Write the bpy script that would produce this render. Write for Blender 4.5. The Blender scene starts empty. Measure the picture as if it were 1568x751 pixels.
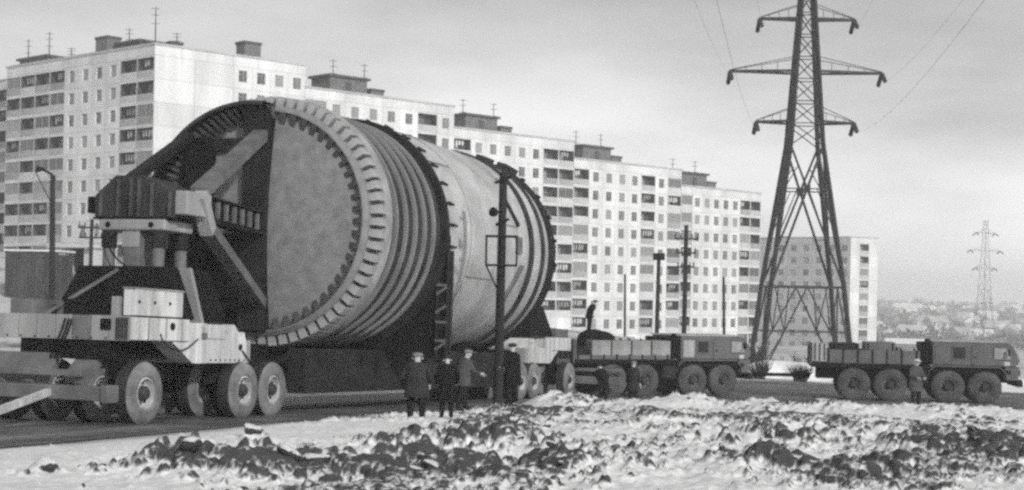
import bpy, math, random
import numpy as np
from mathutils import Vector, Matrix
random.seed(7)
rng = np.random.default_rng(11)
S = bpy.context.scene
C = S.collection

# ------------------------------------------------------------------ camera, world, sun, exposure
F = 2400.0; HOR = 460.0; ROLL = 0.020; CZ = 2.0          # focal length / horizon row in photo pixels, camera roll, eye height
cr, sr = math.cos(ROLL), math.sin(ROLL)
cam = bpy.data.cameras.new('camera'); co = bpy.data.objects.new('camera', cam); C.objects.link(co)
cam.sensor_width = 36.0; cam.lens = 36.0 * F / 1568.0
cam.shift_y = (HOR - 375.5) / 1568.0
cam.clip_start = 0.5; cam.clip_end = 8000
co.matrix_world = Matrix(((cr, -sr, 0, 0), (0, 0, -1, 0), (sr, cr, 0, CZ), (0, 0, 0, 1)))
S.camera = co

SUN_AZ = math.atan2(0.52, -0.855); SUN_EL = math.radians(25)
sl = bpy.data.lights.new('sun', 'SUN'); sl.energy = 1.9; sl.angle = math.radians(2.5); sl.color = (1, 0.995, 0.985)
so = bpy.data.objects.new('sun', sl); C.objects.link(so)
sd = Vector((math.sin(SUN_AZ) * math.cos(SUN_EL), math.cos(SUN_AZ) * math.cos(SUN_EL), math.sin(SUN_EL)))
so.rotation_euler = (-sd).to_track_quat('-Z', 'Y').to_euler(); so.location = sd * 60

W = bpy.data.worlds.new('World'); S.world = W; W.use_nodes = True
nt = W.node_tree; nt.nodes.clear()
def nd(t, **k):
    n = nt.nodes.new(t)
    for a, b in k.items(): setattr(n, a, b)
    return n
sky = nd('ShaderNodeTexSky', sky_type='NISHITA', sun_disc=False, sun_elevation=SUN_EL, sun_rotation=SUN_AZ, air_density=1.0, dust_density=2.5, ozone_density=1.0)
bw = nd('ShaderNodeRGBToBW'); tc = nd('ShaderNodeTexCoord'); mp = nd('ShaderNodeMapping')
mp.inputs['Scale'].default_value = (1.6, 1.6, 5.5)
nz = nd('ShaderNodeTexNoise'); nz.inputs['Scale'].default_value = 2.1; nz.inputs['Detail'].default_value = 6; nz.inputs['Roughness'].default_value = 0.52
rm = nd('ShaderNodeMapRange'); rm.inputs['From Min'].default_value = 0.32; rm.inputs['From Max'].default_value = 0.68
rm.inputs['To Min'].default_value = 0.66; rm.inputs['To Max'].default_value = 1.16
mu = nd('ShaderNodeMath', operation='MULTIPLY')
SKYMIX = nd('ShaderNodeMapRange'); SKYMIX.inputs['From Min'].default_value = 0.0; SKYMIX.inputs['From Max'].default_value = 12.0
SKYMIX.inputs['To Min'].default_value = 2.3; SKYMIX.inputs['To Max'].default_value = 8.4     # thin cloud sheet evens the clear-sky range
bg = nd('ShaderNodeBackground'); bg.inputs['Strength'].default_value = 0.15
ow = nd('ShaderNodeOutputWorld')
L = nt.links.new
L(sky.outputs[0], bw.inputs[0]); L(bw.outputs[0], SKYMIX.inputs[0]); L(tc.outputs['Generated'], mp.inputs[0]); L(mp.outputs[0], nz.inputs[0]); L(nz.outputs[0], rm.inputs[0])
# the cloud deck is thicker and greyer overhead and thins out towards the horizon, all the way round
sz = nd('ShaderNodeSeparateXYZ'); dk = nd('ShaderNodeMapRange', interpolation_type='SMOOTHSTEP'); dk.inputs['From Min'].default_value = 0.0; dk.inputs['From Max'].default_value = 0.20; dk.inputs['To Min'].default_value = 1.42; dk.inputs['To Max'].default_value = 0.64
m2 = nd('ShaderNodeMath', operation='MULTIPLY'); L(tc.outputs['Generated'], sz.inputs[0]); L(sz.outputs['Z'], dk.inputs[0]); L(dk.outputs[0], m2.inputs[0]); L(rm.outputs[0], m2.inputs[1])
L(SKYMIX.outputs[0], mu.inputs[0]); L(m2.outputs[0], mu.inputs[1]); L(mu.outputs[0], bg.inputs[0]); L(bg.outputs[0], ow.inputs[0])

S.view_settings.view_transform = 'Standard'; S.view_settings.look = 'None'; S.view_settings.gamma = 1
S.view_settings.use_curve_mapping = False; S.view_settings.exposure = 0.42
S.render.engine = 'CYCLES'
S.cycles.use_denoising = False; S.cycles.use_adaptive_sampling = True; S.cycles.adaptive_threshold = 0.05; S.cycles.adaptive_min_samples = 24
S.cycles.filter_width = 2.7
S.cycles.max_bounces = 6; S.cycles.diffuse_bounces = 3; S.cycles.glossy_bounces = 2; S.cycles.volume_bounces = 3

def P(px, py, Y):
    """point at depth Y seen at photo pixel (px,py)"""
    u, v = px - 784.0, py - HOR
    return Vector(((u * cr + v * sr) * Y / F, Y, CZ + (u * sr - v * cr) * Y / F))

# ------------------------------------------------------------------ terrain
def sst(a, b, x):
    t = np.clip((np.asarray(x, float) - a) / (b - a), 0, 1); return t * t * (3 - 2 * t)
def zg(X, Y):
    X = np.asarray(X, float); Y = np.asarray(Y, float)
    z = np.where(Y < 75, -0.033 * Y, -2.475 - 0.002 * (Y - 75))
    tgt = 4.0 - (np.clip(X, -75, 45) + 43) * 0.121
    z = z + (tgt - z) * sst(72, 150, Y)
    far = np.interp(Y, [0, 320, 450, 650, 900, 1500, 2600], [-6.7, -6.7, -9.5, -11.5, -6.5, 5.0, 9.0])
    return z + (far - z) * sst(300, 420, Y)
def Z0(x, y): return float(zg(x, y))

_tab = rng.random(65536)
def vnoise(x, y, seed=0):
    xi = np.floor(x).astype(np.int64); yi = np.floor(y).astype(np.int64)
    fx = x - xi; fy = y - yi; fx = fx * fx * (3 - 2 * fx); fy = fy * fy * (3 - 2 * fy)
    def h(a, b): return _tab[(a * 73856093 ^ b * 19349663 ^ (seed * 83492791)) & 65535]
    return (h(xi, yi) * (1 - fx) + h(xi + 1, yi) * fx) * (1 - fy) + (h(xi, yi + 1) * (1 - fx) + h(xi + 1, yi + 1) * fx) * fy
def fbm(x, y, o=4, seed=0, g=0.5):
    s = 0; a = 1; n = 0
    for i in range(o):
        s = s + a * vnoise(x * 2 ** i + 17.3 * i, y * 2 ** i - 9.1 * i, seed + i); n += a; a *= g
    return s / n

# ------------------------------------------------------------------ materials (grey only: the photograph is black and white)
MATS = {}
def mat(name, c, rough=0.7, var=0.12, scale=1.2, metal=0.0, bump=0.0, rand=0.0, streak=False, spec=0.35):
    if name in MATS: return MATS[name]
    m = bpy.data.materials.new(name); m.use_nodes = True; n = m.node_tree.nodes; l = m.node_tree.links.new
    b = n['Principled BSDF']; b.inputs['Roughness'].default_value = rough; b.inputs['Metallic'].default_value = metal
    b.inputs['Specular IOR Level'].default_value = spec
    t = n.new('ShaderNodeTexCoord'); q = n.new('ShaderNodeTexNoise'); q.inputs['Scale'].default_value = scale; q.inputs['Detail'].default_value = 7; q.inputs['Roughness'].default_value = 0.62
    if streak:
        mpn = n.new('ShaderNodeMapping'); mpn.inputs['Scale'].default_value = (1, 1, 0.18); l(t.outputs['Object'], mpn.inputs[0]); l(mpn.outputs[0], q.inputs[0])
    else: l(t.outputs['Object'], q.inputs[0])
    r = n.new('ShaderNodeMapRange'); r.inputs['From Min'].default_value = 0.3; r.inputs['From Max'].default_value = 0.7
    r.inputs['To Min'].default_value = c * (1 - var * 1.6); r.inputs['To Max'].default_value = c * (1 + var)
    l(q.outputs[0], r.inputs[0]); src = r.outputs[0]
    if rand:
        oi = n.new('ShaderNodeObjectInfo'); rr = n.new('ShaderNodeMapRange'); rr.inputs['To Min'].default_value = 1 - rand; rr.inputs['To Max'].default_value = 1 + rand
        l(oi.outputs['Random'], rr.inputs[0]); mm = n.new('ShaderNodeMath'); mm.operation = 'MULTIPLY'; l(src, mm.inputs[0]); l(rr.outputs[0], mm.inputs[1]); src = mm.outputs[0]
    l(src, b.inputs['Base Color'])
    if bump:
        q2 = n.new('ShaderNodeTexNoise'); q2.inputs['Scale'].default_value = scale * 9; q2.inputs['Detail'].default_value = 5; l(t.outputs['Object'], q2.inputs[0])
        bn = n.new('ShaderNodeBump'); bn.inputs['Strength'].default_value = bump; bn.inputs['Distance'].default_value = 0.03; l(q2.outputs[0], bn.inputs['Height']); l(bn.outputs[0], b.inputs['Normal'])
    MATS[name] = m; return m
def glass(name, lo, hi, rough=0.12):
    m = mat(name, (lo + hi) / 2, rough, 0.1, 0.8, rand=(hi - lo) / (hi + lo)); return m

M_wall = mat('panel_wall', 0.77, 0.85, 0.12, 0.35, streak=True, spec=.15)
M_wallB = mat('panel_wall_weathered', 0.50, 0.85, 0.16, 0.3, streak=True)
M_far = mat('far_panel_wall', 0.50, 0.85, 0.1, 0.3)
M_par = mat('parapet_panel', 0.52, 0.8, 0.2, 0.6, rand=0.35)
M_fr = mat('window_frame', 0.40, 0.6, 0.1)
M_pane = glass('window_pane', 0.08, 0.34)
M_dark = mat('loggia_shade', 0.07, 0.9, 0.2, 0.7)  # shade of the recess put into the colour, darker than the wall
M_roof = mat('bitumen_roof', 0.09, 0.9, 0.2)
M_brick = mat('grey_brick', 0.17, 0.9, 0.2, 1.5)
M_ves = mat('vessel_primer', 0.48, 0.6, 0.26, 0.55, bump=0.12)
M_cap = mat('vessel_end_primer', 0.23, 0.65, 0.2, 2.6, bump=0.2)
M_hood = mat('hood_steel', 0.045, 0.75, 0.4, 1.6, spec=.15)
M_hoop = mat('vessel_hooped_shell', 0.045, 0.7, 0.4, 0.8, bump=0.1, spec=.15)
M_cross = mat('crosshead_paint', 0.04, 0.7, 0.35, 1.5, spec=.2)
M_rib = mat('rib_paint', 0.085, 0.7, 0.35, 1.5, spec=.2)
M_hring = mat('vessel_hoop', 0.22, 0.55, 0.2, 0.5)
M_fl = mat('flange_primer', 0.36, 0.65, 0.25, 1.2)
M_gus = mat('gusset_primer', 0.10, 0.7, 0.3, 1.2)
M_drk = mat('dark_steel', 0.010, 0.8, 0.3, 1.3, bump=0.1, spec=.12)
M_drk2 = mat('dark_steel_worn', 0.024, 0.75, 0.4, 1.3, bump=0.1, spec=.15)
M_mid = mat('grey_steel', 0.15, 0.6, 0.25, 1.3)
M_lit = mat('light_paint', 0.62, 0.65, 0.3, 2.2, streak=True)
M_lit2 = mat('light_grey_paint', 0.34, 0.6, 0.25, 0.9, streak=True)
M_tyre = mat('dusty_tyre', 0.21, 0.9, 0.35, 2.0, bump=0.2)
M_tread = mat('tyre_tread', 0.03, 0.9, 0.3, 3.0)
M_rim = mat('dusty_rim', 0.5, 0.7, 0.3, 3.0)
M_hub = mat('hub_steel', 0.04, 0.6, 0.3, 3.0)
M_trk = mat('truck_paint', 0.125, 0.6, 0.25, 1.0, bump=0.06)
M_trkT = mat('truck_tyre', 0.085, 0.9, 0.35, 2.0, bump=0.2)
M_trkR = mat('truck_rim', 0.13, 0.8, 0.3, 2.0)
M_conc = mat('concrete_block', 0.30, 0.9, 0.25, 1.0, bump=0.2)
M_tpale = mat('cab_glass_painted_sky', 0.36, 0.2, 0.25, 3.0)  # opaque pale glass; bright sky behind the pane is put into the colour
M_tglass = mat('cab_glass', 0.03, 0.08, 0.1)
M_wood = mat('tarred_wood', 0.02, 0.85, 0.3, 2.0, streak=True)
M_pyl = mat('pylon_steel', 0.028, 0.6, 0.25, 1.0)
M_ins = mat('insulator', 0.035, 0.4, 0.1)
M_plank = mat('dark_planks', 0.06, 0.9, 0.35, 1.2, streak=True)
M_coat = [mat('coat_black', 0.012, 0.95, 0.2, 4, spec=.1), mat('coat_charcoal', 0.035, 0.95, 0.2, 4, spec=.1), mat('coat_grey', 0.08, 0.95, 0.25, 4, spec=.1)]
M_trou = mat('trousers', 0.02, 0.95, 0.2, 4, spec=.1); M_boot = mat('boots', 0.012, 0.6, 0.1, 4)
M_skin = mat('skin', 0.48, 0.6, 0.06, 5); M_hat = mat('pale_cap', 0.2, 0.9, 0.1, 5); M_hatw = mat('knitted_pale_cap', 0.5, 0.9, 0.1, 5); M_hatd = mat('dark_cap', 0.025, 0.9, 0.1, 5)
M_snow = mat('snow', 0.82, 0.75, 0.1, 0.8, bump=0.25)
M_twig = mat('bare_twigs', 0.05, 0.9, 0.2, 2)
M_wire = mat('conductor_wire', 0.10, 0.5, 0.05)

def panelize(m):
    n = m.node_tree.nodes; l = m.node_tree.links.new; b = n['Principled BSDF']; src = b.inputs['Base Color'].links[0].from_socket
    uv = n.new('ShaderNodeUVMap'); uv.uv_map = 'panel'; fl = n.new('ShaderNodeVectorMath'); fl.operation = 'FLOOR'; fr = n.new('ShaderNodeVectorMath'); fr.operation = 'FRACTION'; l(uv.outputs[0], fl.inputs[0]); l(uv.outputs[0], fr.inputs[0])
    wn = n.new('ShaderNodeTexWhiteNoise'); wn.noise_dimensions = '2D'; l(fl.outputs[0], wn.inputs['Vector']); tint = n.new('ShaderNodeMapRange'); tint.inputs['To Min'].default_value = .86; tint.inputs['To Max'].default_value = 1.04; l(wn.outputs['Value'], tint.inputs[0])
    sp = n.new('ShaderNodeSeparateXYZ'); l(fr.outputs[0], sp.inputs[0]); cur = tint.outputs[0]
    for i, w in ((0, .484), (1, .480)):
        a = n.new('ShaderNodeMath'); a.operation = 'SUBTRACT'; a.inputs[1].default_value = .5; l(sp.outputs[i], a.inputs[0]); c = n.new('ShaderNodeMath'); c.operation = 'ABSOLUTE'; l(a.outputs[0], c.inputs[0])
        r = n.new('ShaderNodeMapRange'); r.inputs['From Min'].default_value = w - .012; r.inputs['From Max'].default_value = w; r.inputs['To Min'].default_value = 1; r.inputs['To Max'].default_value = .84; l(c.outputs[0], r.inputs[0])
        q = n.new('ShaderNodeMath'); q.operation = 'MULTIPLY'; l(cur, q.inputs[0]); l(r.outputs[0], q.inputs[1]); cur = q.outputs[0]
    q = n.new('ShaderNodeMath'); q.operation = 'MULTIPLY'; l(cur, q.inputs[0]); l(src, q.inputs[1]); l(q.outputs[0], b.inputs['Base Color'])
panelize(M_wall); panelize(M_far)
def clod_mat():
    m = mat('frozen_earth', 0.05, 0.95, 0.4, 3.0, bump=0.5); n = m.node_tree.nodes; l = m.node_tree.links.new; b = n['Principled BSDF']
    src = b.inputs['Base Color'].links[0].from_socket; g = n.new('ShaderNodeNewGeometry'); s = n.new('ShaderNodeSeparateXYZ'); l(g.outputs['Normal'], s.inputs[0])
    q = n.new('ShaderNodeTexNoise'); q.inputs['Scale'].default_value = 2.5; q.inputs['Detail'].default_value = 6; t = n.new('ShaderNodeTexCoord'); l(t.outputs['Object'], q.inputs[0])
    ad = n.new('ShaderNodeMath'); ad.operation = 'ADD'; l(s.outputs['Z'], ad.inputs[0]); l(q.outputs[0], ad.inputs[1])
    r = n.new('ShaderNodeMapRange'); r.inputs['From Min'].default_value = .98; r.inputs['From Max'].default_value = 1.14; l(ad.outputs[0], r.inputs[0])
    mx = n.new('ShaderNodeMix'); l(r.outputs[0], mx.inputs[0]); l(src, mx.inputs[2]); mx.inputs[3].default_value = .70; l(mx.outputs[0], b.inputs['Base Color']); return m
M_clod = clod_mat()
def ground_mat(name, dark, light, thr, scale, soft=0.08, attr=None, rough=0.9, fine=14.0, bump=0.4):
    m = bpy.data.materials.new(name); m.use_nodes = True; n = m.node_tree.nodes; l = m.node_tree.links.new
    b = n['Principled BSDF']; b.inputs['Roughness'].default_value = rough; b.inputs['Specular IOR Level'].default_value = 0.2
    t = n.new('ShaderNodeTexCoord'); q = n.new('ShaderNodeTexNoise'); q.inputs['Scale'].default_value = scale; q.inputs['Detail'].default_value = 9; q.inputs['Roughness'].default_value = 0.65
    l(t.outputs['Object'], q.inputs[0]); src = q.outputs[0]
    if attr:
        a = n.new('ShaderNodeAttribute'); a.attribute_name = attr
        q.inputs['Roughness'].default_value = 0.72
        s = n.new('ShaderNodeMath'); s.operation = 'MULTIPLY_ADD'; s.inputs[1].default_value = 0.5; l(q.outputs[0], s.inputs[0]); l(a.outputs['Fac'], s.inputs[2]); src = s.outputs[0]
    r = n.new('ShaderNodeMapRange'); r.interpolation_type = 'SMOOTHSTEP'; r.inputs['From Min'].default_value = thr - soft; r.inputs['From Max'].default_value = thr + soft
    r.inputs['To Min'].default_value = light; r.inputs['To Max'].default_value = dark; l(src, r.inputs[0])
    q2 = n.new('ShaderNodeTexNoise'); q2.inputs['Scale'].default_value = fine; q2.inputs['Detail'].default_value = 6; l(t.outputs['Object'], q2.inputs[0])
    r2 = n.new('ShaderNodeMapRange'); r2.inputs['From Min'].default_value = 0.3; r2.inputs['From Max'].default_value = 0.7; r2.inputs['To Min'].default_value = 0.78; r2.inputs['To Max'].default_value = 1.1; l(q2.outputs[0], r2.inputs[0])
    base = r.outputs[0]
    if attr:                                              # grey slush thrown up along the road edge
        a2 = n.new('ShaderNodeAttribute'); a2.attribute_name = 'slush'; q3 = n.new('ShaderNodeTexNoise'); q3.inputs['Scale'].default_value = 1.1; q3.inputs['Detail'].default_value = 8; q3.inputs['Roughness'].default_value = .7; l(t.outputs['Object'], q3.inputs[0])
        s3 = n.new('ShaderNodeMath'); s3.operation = 'ADD'; l(a2.outputs['Fac'], s3.inputs[0]); l(q3.outputs[0], s3.inputs[1])
        r3 = n.new('ShaderNodeMapRange'); r3.inputs['From Min'].default_value = .62; r3.inputs['From Max'].default_value = 1.25; r3.inputs['To Max'].default_value = .9; l(s3.outputs[0], r3.inputs[0])
        mx = n.new('ShaderNodeMix'); l(r3.outputs[0], mx.inputs[0]); l(base, mx.inputs[2]); mx.inputs[3].default_value = .17; base = mx.outputs[0]
    mm = n.new('ShaderNodeMath'); mm.operation = 'MULTIPLY'; l(base, mm.inputs[0]); l(r2.outputs[0], mm.inputs[1]); l(mm.outputs[0], b.inputs['Base Color'])
    bn = n.new('ShaderNodeBump'); bn.inputs['Strength'].default_value = bump; bn.inputs['Distance'].default_value = 0.05; l(q2.outputs[0], bn.inputs['Height']); l(bn.outputs[0], b.inputs['Normal'])
    return m
M_ground = ground_mat('snowy_ground', 0.13, 0.60, 0.55, 0.09, 0.06, fine=3.0)
M_bank = ground_mat('snow_and_earth', 0.07, 0.82, 0.80, 2.2, 0.12, attr='earth', fine=9.0, bump=0.5)
def road_tracks(m):
    n = m.node_tree.nodes; l = m.node_tree.links.new; b = n['Principled BSDF']; src = b.inputs['Base Color'].links[0].from_socket
    uv = n.new('ShaderNodeUVMap'); uv.uv_map = 'lane'; mp_ = n.new('ShaderNodeMapping'); mp_.inputs['Scale'].default_value = (.05, 1.5, 1); l(uv.outputs[0], mp_.inputs[0])
    q = n.new('ShaderNodeTexNoise'); q.inputs['Scale'].default_value = 1.0; q.inputs['Detail'].default_value = 6; q.inputs['Roughness'].default_value = .6; q.inputs['Distortion'].default_value = .6; l(mp_.outputs[0], q.inputs[0])
    r = n.new('ShaderNodeMapRange'); r.inputs['From Min'].default_value = .35; r.inputs['From Max'].default_value = .68; r.inputs['To Min'].default_value = .55; r.inputs['To Max'].default_value = 1.9; l(q.outputs[0], r.inputs[0])
    k = n.new('ShaderNodeMath'); k.operation = 'MULTIPLY'; l(src, k.inputs[0]); l(r.outputs[0], k.inputs[1]); l(k.outputs[0], b.inputs['Base Color']); b.inputs['Roughness'].default_value = .6; return m
M_road = ground_mat('wet_road', 0.06, 0.17, 0.50, 0.45, 0.18, rough=0.75, fine=6.0, bump=0.25)

# ------------------------------------------------------------------ mesh helpers
def obj(name, me, m, parent=None):
    o = bpy.data.objects.new(name, me); C.objects.link(o)
    if m is not None and not me.materials: me.materials.append(m)
    if parent is not None: o.parent = parent
    return o
def tag(o, label=None, cat=None, group=None, kind=None):
    if label: o['label'] = label
    if cat: o['category'] = cat
    if group: o['group'] = group
    if kind: o['kind'] = kind
    return o
def empty(name, loc, rz=0.0):
    o = bpy.data.objects.new(name, None); C.objects.link(o); o.location = loc; o.rotation_euler = (0, 0, rz); o.empty_display_size = 0.3; return o
def copy_tree(o, parent=None):
    c = o.copy(); C.objects.link(c); c.parent = parent
    for ch in [k for k in bpy.data.objects if k.parent == o]: copy_tree(ch, c)
    return c

class MB:
    def __init__(s): s.v = []; s.f = []
    def add(s, vs, fs):
        k = len(s.v); s.v += [tuple(p) for p in vs]; s.f += [tuple(i + k for i in q) for q in fs]; return s
    def hull8(s, p): return s.add(p, [(0, 3, 2, 1), (4, 5, 6, 7), (0, 1, 5, 4), (1, 2, 6, 5), (2, 3, 7, 6), (3, 0, 4, 7)])
    def bx(s, x0, x1, y0, y1, z0, z1):
        return s.hull8([(x0, y0, z0), (x1, y0, z0), (x1, y1, z0), (x0, y1, z0), (x0, y0, z1), (x1, y0, z1), (x1, y1, z1), (x0, y1, z1)])
    def beam(s, a, b, w, h, up=(0, 0, 1)):
        a = Vector(a); b = Vector(b); d = (b - a).normalized(); u = Vector(up)
        r = d.cross(u)
        if r.length < 1e-3: r = d.cross(Vector((1, 0, 0)))
        r.normalize(); u = r.cross(d).normalized(); r = r * w / 2; u = u * h / 2
        return s.hull8([a - r - u, a + r - u, a + r + u, a - r + u, b - r - u, b + r - u, b + r + u, b - r + u])
    def tube(s, a, b, r0, r1=None, n=10):
        r1 = r0 if r1 is None else r1
        a = Vector(a); b = Vector(b); d = (b - a).normalized(); u = Vector((0, 0, 1)) if abs(d.z) < 0.9 else Vector((1, 0, 0))
        x = d.cross(u).normalized(); y = d.cross(x)
        vs = []
        for c, r in ((a, r0), (b, r1)):
            for i in range(n): t = 2 * math.pi * i / n; vs.append(c + x * (r * math.cos(t)) + y * (r * math.sin(t)))
        fs = [(i, (i + 1) % n, n + (i + 1) % n, n + i) for i in range(n)] + [tuple(range(n - 1, -1, -1)), tuple(range(n, 2 * n))]
        return s.add(vs, fs)
    def lathe(s, prof, n=64, a0=0.0, a1=2 * math.pi, axis='x', c=(0, 0, 0), closed_prof=False):
        full = abs(a1 - a0 - 2 * math.pi) < 1e-6; m = n if full else n + 1; k = len(prof); vs = []; fs = []
        for i in range(m):
            t = a0 + (a1 - a0) * i / n; ct, st_ = math.cos(t), math.sin(t)
            for (x, r) in prof:
                if axis == 'x': p = (x, r * ct, r * st_)
                elif axis == 'y': p = (r * ct, x, r * st_)
                else: p = (r * ct, r * st_, x)
                vs.append((p[0] + c[0], p[1] + c[1], p[2] + c[2]))
        kk = k if closed_prof else k - 1
        for i in range(n):
            j = (i + 1) % m if full else i + 1
            for q in range(kk): q2 = (q + 1) % k; fs.append((i * k + q, i * k + q2, j * k + q2, j * k + q))
        return s.add(vs, fs)
    def prism(s, poly, dv):
        """poly: list of 3-D points in a plane, extruded by vector dv"""
        n = len(poly); dv = Vector(dv); a = [Vector(p) for p in poly]; b = [p + dv for p in a]
        return s.add(a + b, [tuple(range(n - 1, -1, -1)), tuple(range(n, 2 * n))] + [(i, (i + 1) % n, n + (i + 1) % n, n + i) for i in range(n)])
    def mesh(s, name, m=None, smooth=False):
        me = bpy.data.meshes.new(name); me.from_pydata(s.v, [], s.f); me.update()
        import bmesh
        b = bmesh.new(); b.from_mesh(me); bmesh.ops.recalc_face_normals(b, faces=b.faces); b.to_mesh(me); b.free()
        if m: me.materials.append(m)
        if smooth:
            me.polygons.foreach_set('use_smooth', [True] * len(me.polygons)); me.set_sharp_from_angle(angle=math.radians(35))
        return me
    def build(s, name, m, parent=None, smooth=False, bevel=0):
        o = obj(name, s.mesh(name, m, smooth), m, parent)
        if bevel:
            b = o.modifiers.new('bevel', 'BEVEL'); b.width = bevel; b.segments = 2; b.limit_method = 'ANGLE'
        return o
def bx(name, m, parent, x0, x1, y0, y1, z0, z1, bevel=0): return MB().bx(x0, x1, y0, y1, z0, z1).build(name, m, parent, bevel=bevel)
def inst(name, me, parent, loc, rot=(0, 0, 0), scale=None):
    o = obj(name, me, None, parent); o.location = loc; o.rotation_euler = rot
    if scale: o.scale = scale
    return o

# ------------------------------------------------------------------ setting: ground, road, snow bank
def grid_obj(name, xs, ys, zf, m, kind='structure'):
    X, Y = np.meshgrid(xs, ys); Zv = zf(X, Y)
    v = np.stack([X, Y, Zv], -1).reshape(-1, 3); nx = len(xs); ny = len(ys)
    i = np.arange((ny - 1) * (nx - 1)); r = i // (nx - 1); c = i % (nx - 1); a = r * nx + c
    f = np.stack([a, a + 1, a + nx + 1, a + nx], -1)
    me = bpy.data.meshes.new(name); me.from_pydata(v.tolist(), [], f.tolist()); me.update()
    me.polygons.foreach_set('use_smooth', [True] * len(me.polygons))
    o = obj(name, me, m); o['kind'] = kind; return o
gx = np.concatenate([np.linspace(-1400, -120, 20), np.linspace(-110, 110, 89), np.linspace(120, 1400, 30)])
gy = np.concatenate([np.linspace(-60, 15, 16), np.linspace(20, 160, 113), np.linspace(165, 450, 58), np.linspace(460, 2500, 70)])
grid_obj('ground', gx, gy, lambda X, Y: zg(X, Y) - 0.03 + np.where(Y > 95, 1, 0) * 0.0, M_ground)

near = [(-16, 10), (-12.6, 20), (-9.4, 29.3), (-7.4, 36.0), (-5.9, 41.5), (-3.4, 46.6), (-0.5, 51.6), (2.6, 57.5), (5.8, 62.0), (9.5, 63.4), (14, 61.5), (19, 57.5), (26, 53), (40, 49)]
farr = [(-30, 10), (-25, 20), (-21.3, 29.3), (-19, 36), (-16.8, 42), (-14.8, 47.5), (-12.4, 54), (-9.4, 62), (-5.5, 72), (-0.5, 82), (6, 90), (14, 95), (26, 97), (40, 96)]
def spl(pts, n):
    out = []
    for i in range(len(pts) - 1):
        p0, p1, p2, p3 = [np.array(pts[max(0, min(len(pts) - 1, i + k))], float) for k in (-1, 0, 1, 2)]
        for t in np.linspace(0, 1, n, endpoint=False):
            out.append(0.5 * ((2 * p1) + (-p0 + p2) * t + (2 * p0 - 5 * p1 + 4 * p2 - p3) * t * t + (-p0 + 3 * p1 - 3 * p2 + p3) * t ** 3))
    out.append(np.array(pts[-1], float)); return np.array(out)
NE = spl(near, 6); FE = spl(farr, 6)
def strip(A, B, n, dz):
    v = []; f = []
    for i in range(len(A)):
        for j in range(n + 1):
            p = A[i] + (B[i] - A[i]) * j / n; v.append((p[0], p[1], Z0(p[0], p[1]) + dz))
    for i in range(len(A) - 1):
        for j in range(n): a = i * (n + 1) + j; f.append((a, a + 1, a + n + 2, a + n + 1))
    return v, f
v, f = strip(NE, FE, 24, 0.03); me = bpy.data.meshes.new('road'); me.from_pydata(v, [], f); me.update()
al_ = np.concatenate([[0], np.cumsum(np.hypot(*np.diff((NE + FE) / 2, axis=0).T))]); uvl = me.uv_layers.new(name='lane'); lv_ = np.empty(len(me.loops), int); me.loops.foreach_get('vertex_index', lv_)
uvl.data.foreach_set('uv', np.stack([al_[lv_ // 25], (lv_ % 25) * .6], -1).reshape(-1))
tag(obj('road', me, road_tracks(M_road)), kind='structure')

# earthy patches of the snow bank, located where the photograph has them: (px, py, radius in m, weight)
patches = [(345, 712, 1.3, .5), (262, 728, 0.9, .5), (400, 740, 1.1, .42), (330, 745, 1.5, .3), (600, 715, 1.2, .3), (700, 705, 1.3, .42), (770, 672, 1.2, .38), (640, 745, 1.2, .35), (690, 690, .9, .3), (560, 690, 1.0, .25),
           (830, 645, 1.2, .35), (1040, 632, 1.1, .45), (1180, 690, 2.0, .55), (1310, 690, 2.2, .68), (1420, 690, 1.8, .45), (1500, 720, 1.6, .42), (1260, 735, 1.4, .35), (900, 700, 1.6, .26), (1000, 660, 1.6, .24),
           (1100, 650, 1.2, .3), (960, 735, 1.0, .2), (1540, 690, 1.2, .25), (800, 735, .9, .28), (1240, 640, 1.0, .3), (1330, 640, 1.0, .26), (1140, 735, .9, .2), (75, 748, .3, .3), (490, 735, .9, .25)]
def plane_at(px, py):
    u, v = px - 784, py - HOR; q = (v - u * sr) / F
    Y = CZ / max(q - 0.033, 0.004); return ((u + v * sr) * Y / F, Y)
PW = [(*plane_at(a, b), r, w) for a, b, r, w in patches]
mounds = [(845, 52.5, 1.5, .50), (905, 56, 1.6, .18), (1045, 53, 1.3, .42), (1180, 54, 1.6, .22), (1280, 50, 2.0, .30), (1480, 50, 2.2, .34), (760, 48, 1.6, .15), (1310, 40, 1.7, .28), (345, 28, 1.2, .22), (700, 31, 1.5, .2)]
MD = [((a - 784) * Y / F, Y, r, h) for a, Y, r, h in mounds]
def edge_y(X): return np.interp(X, NE[:, 0], NE[:, 1])
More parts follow.
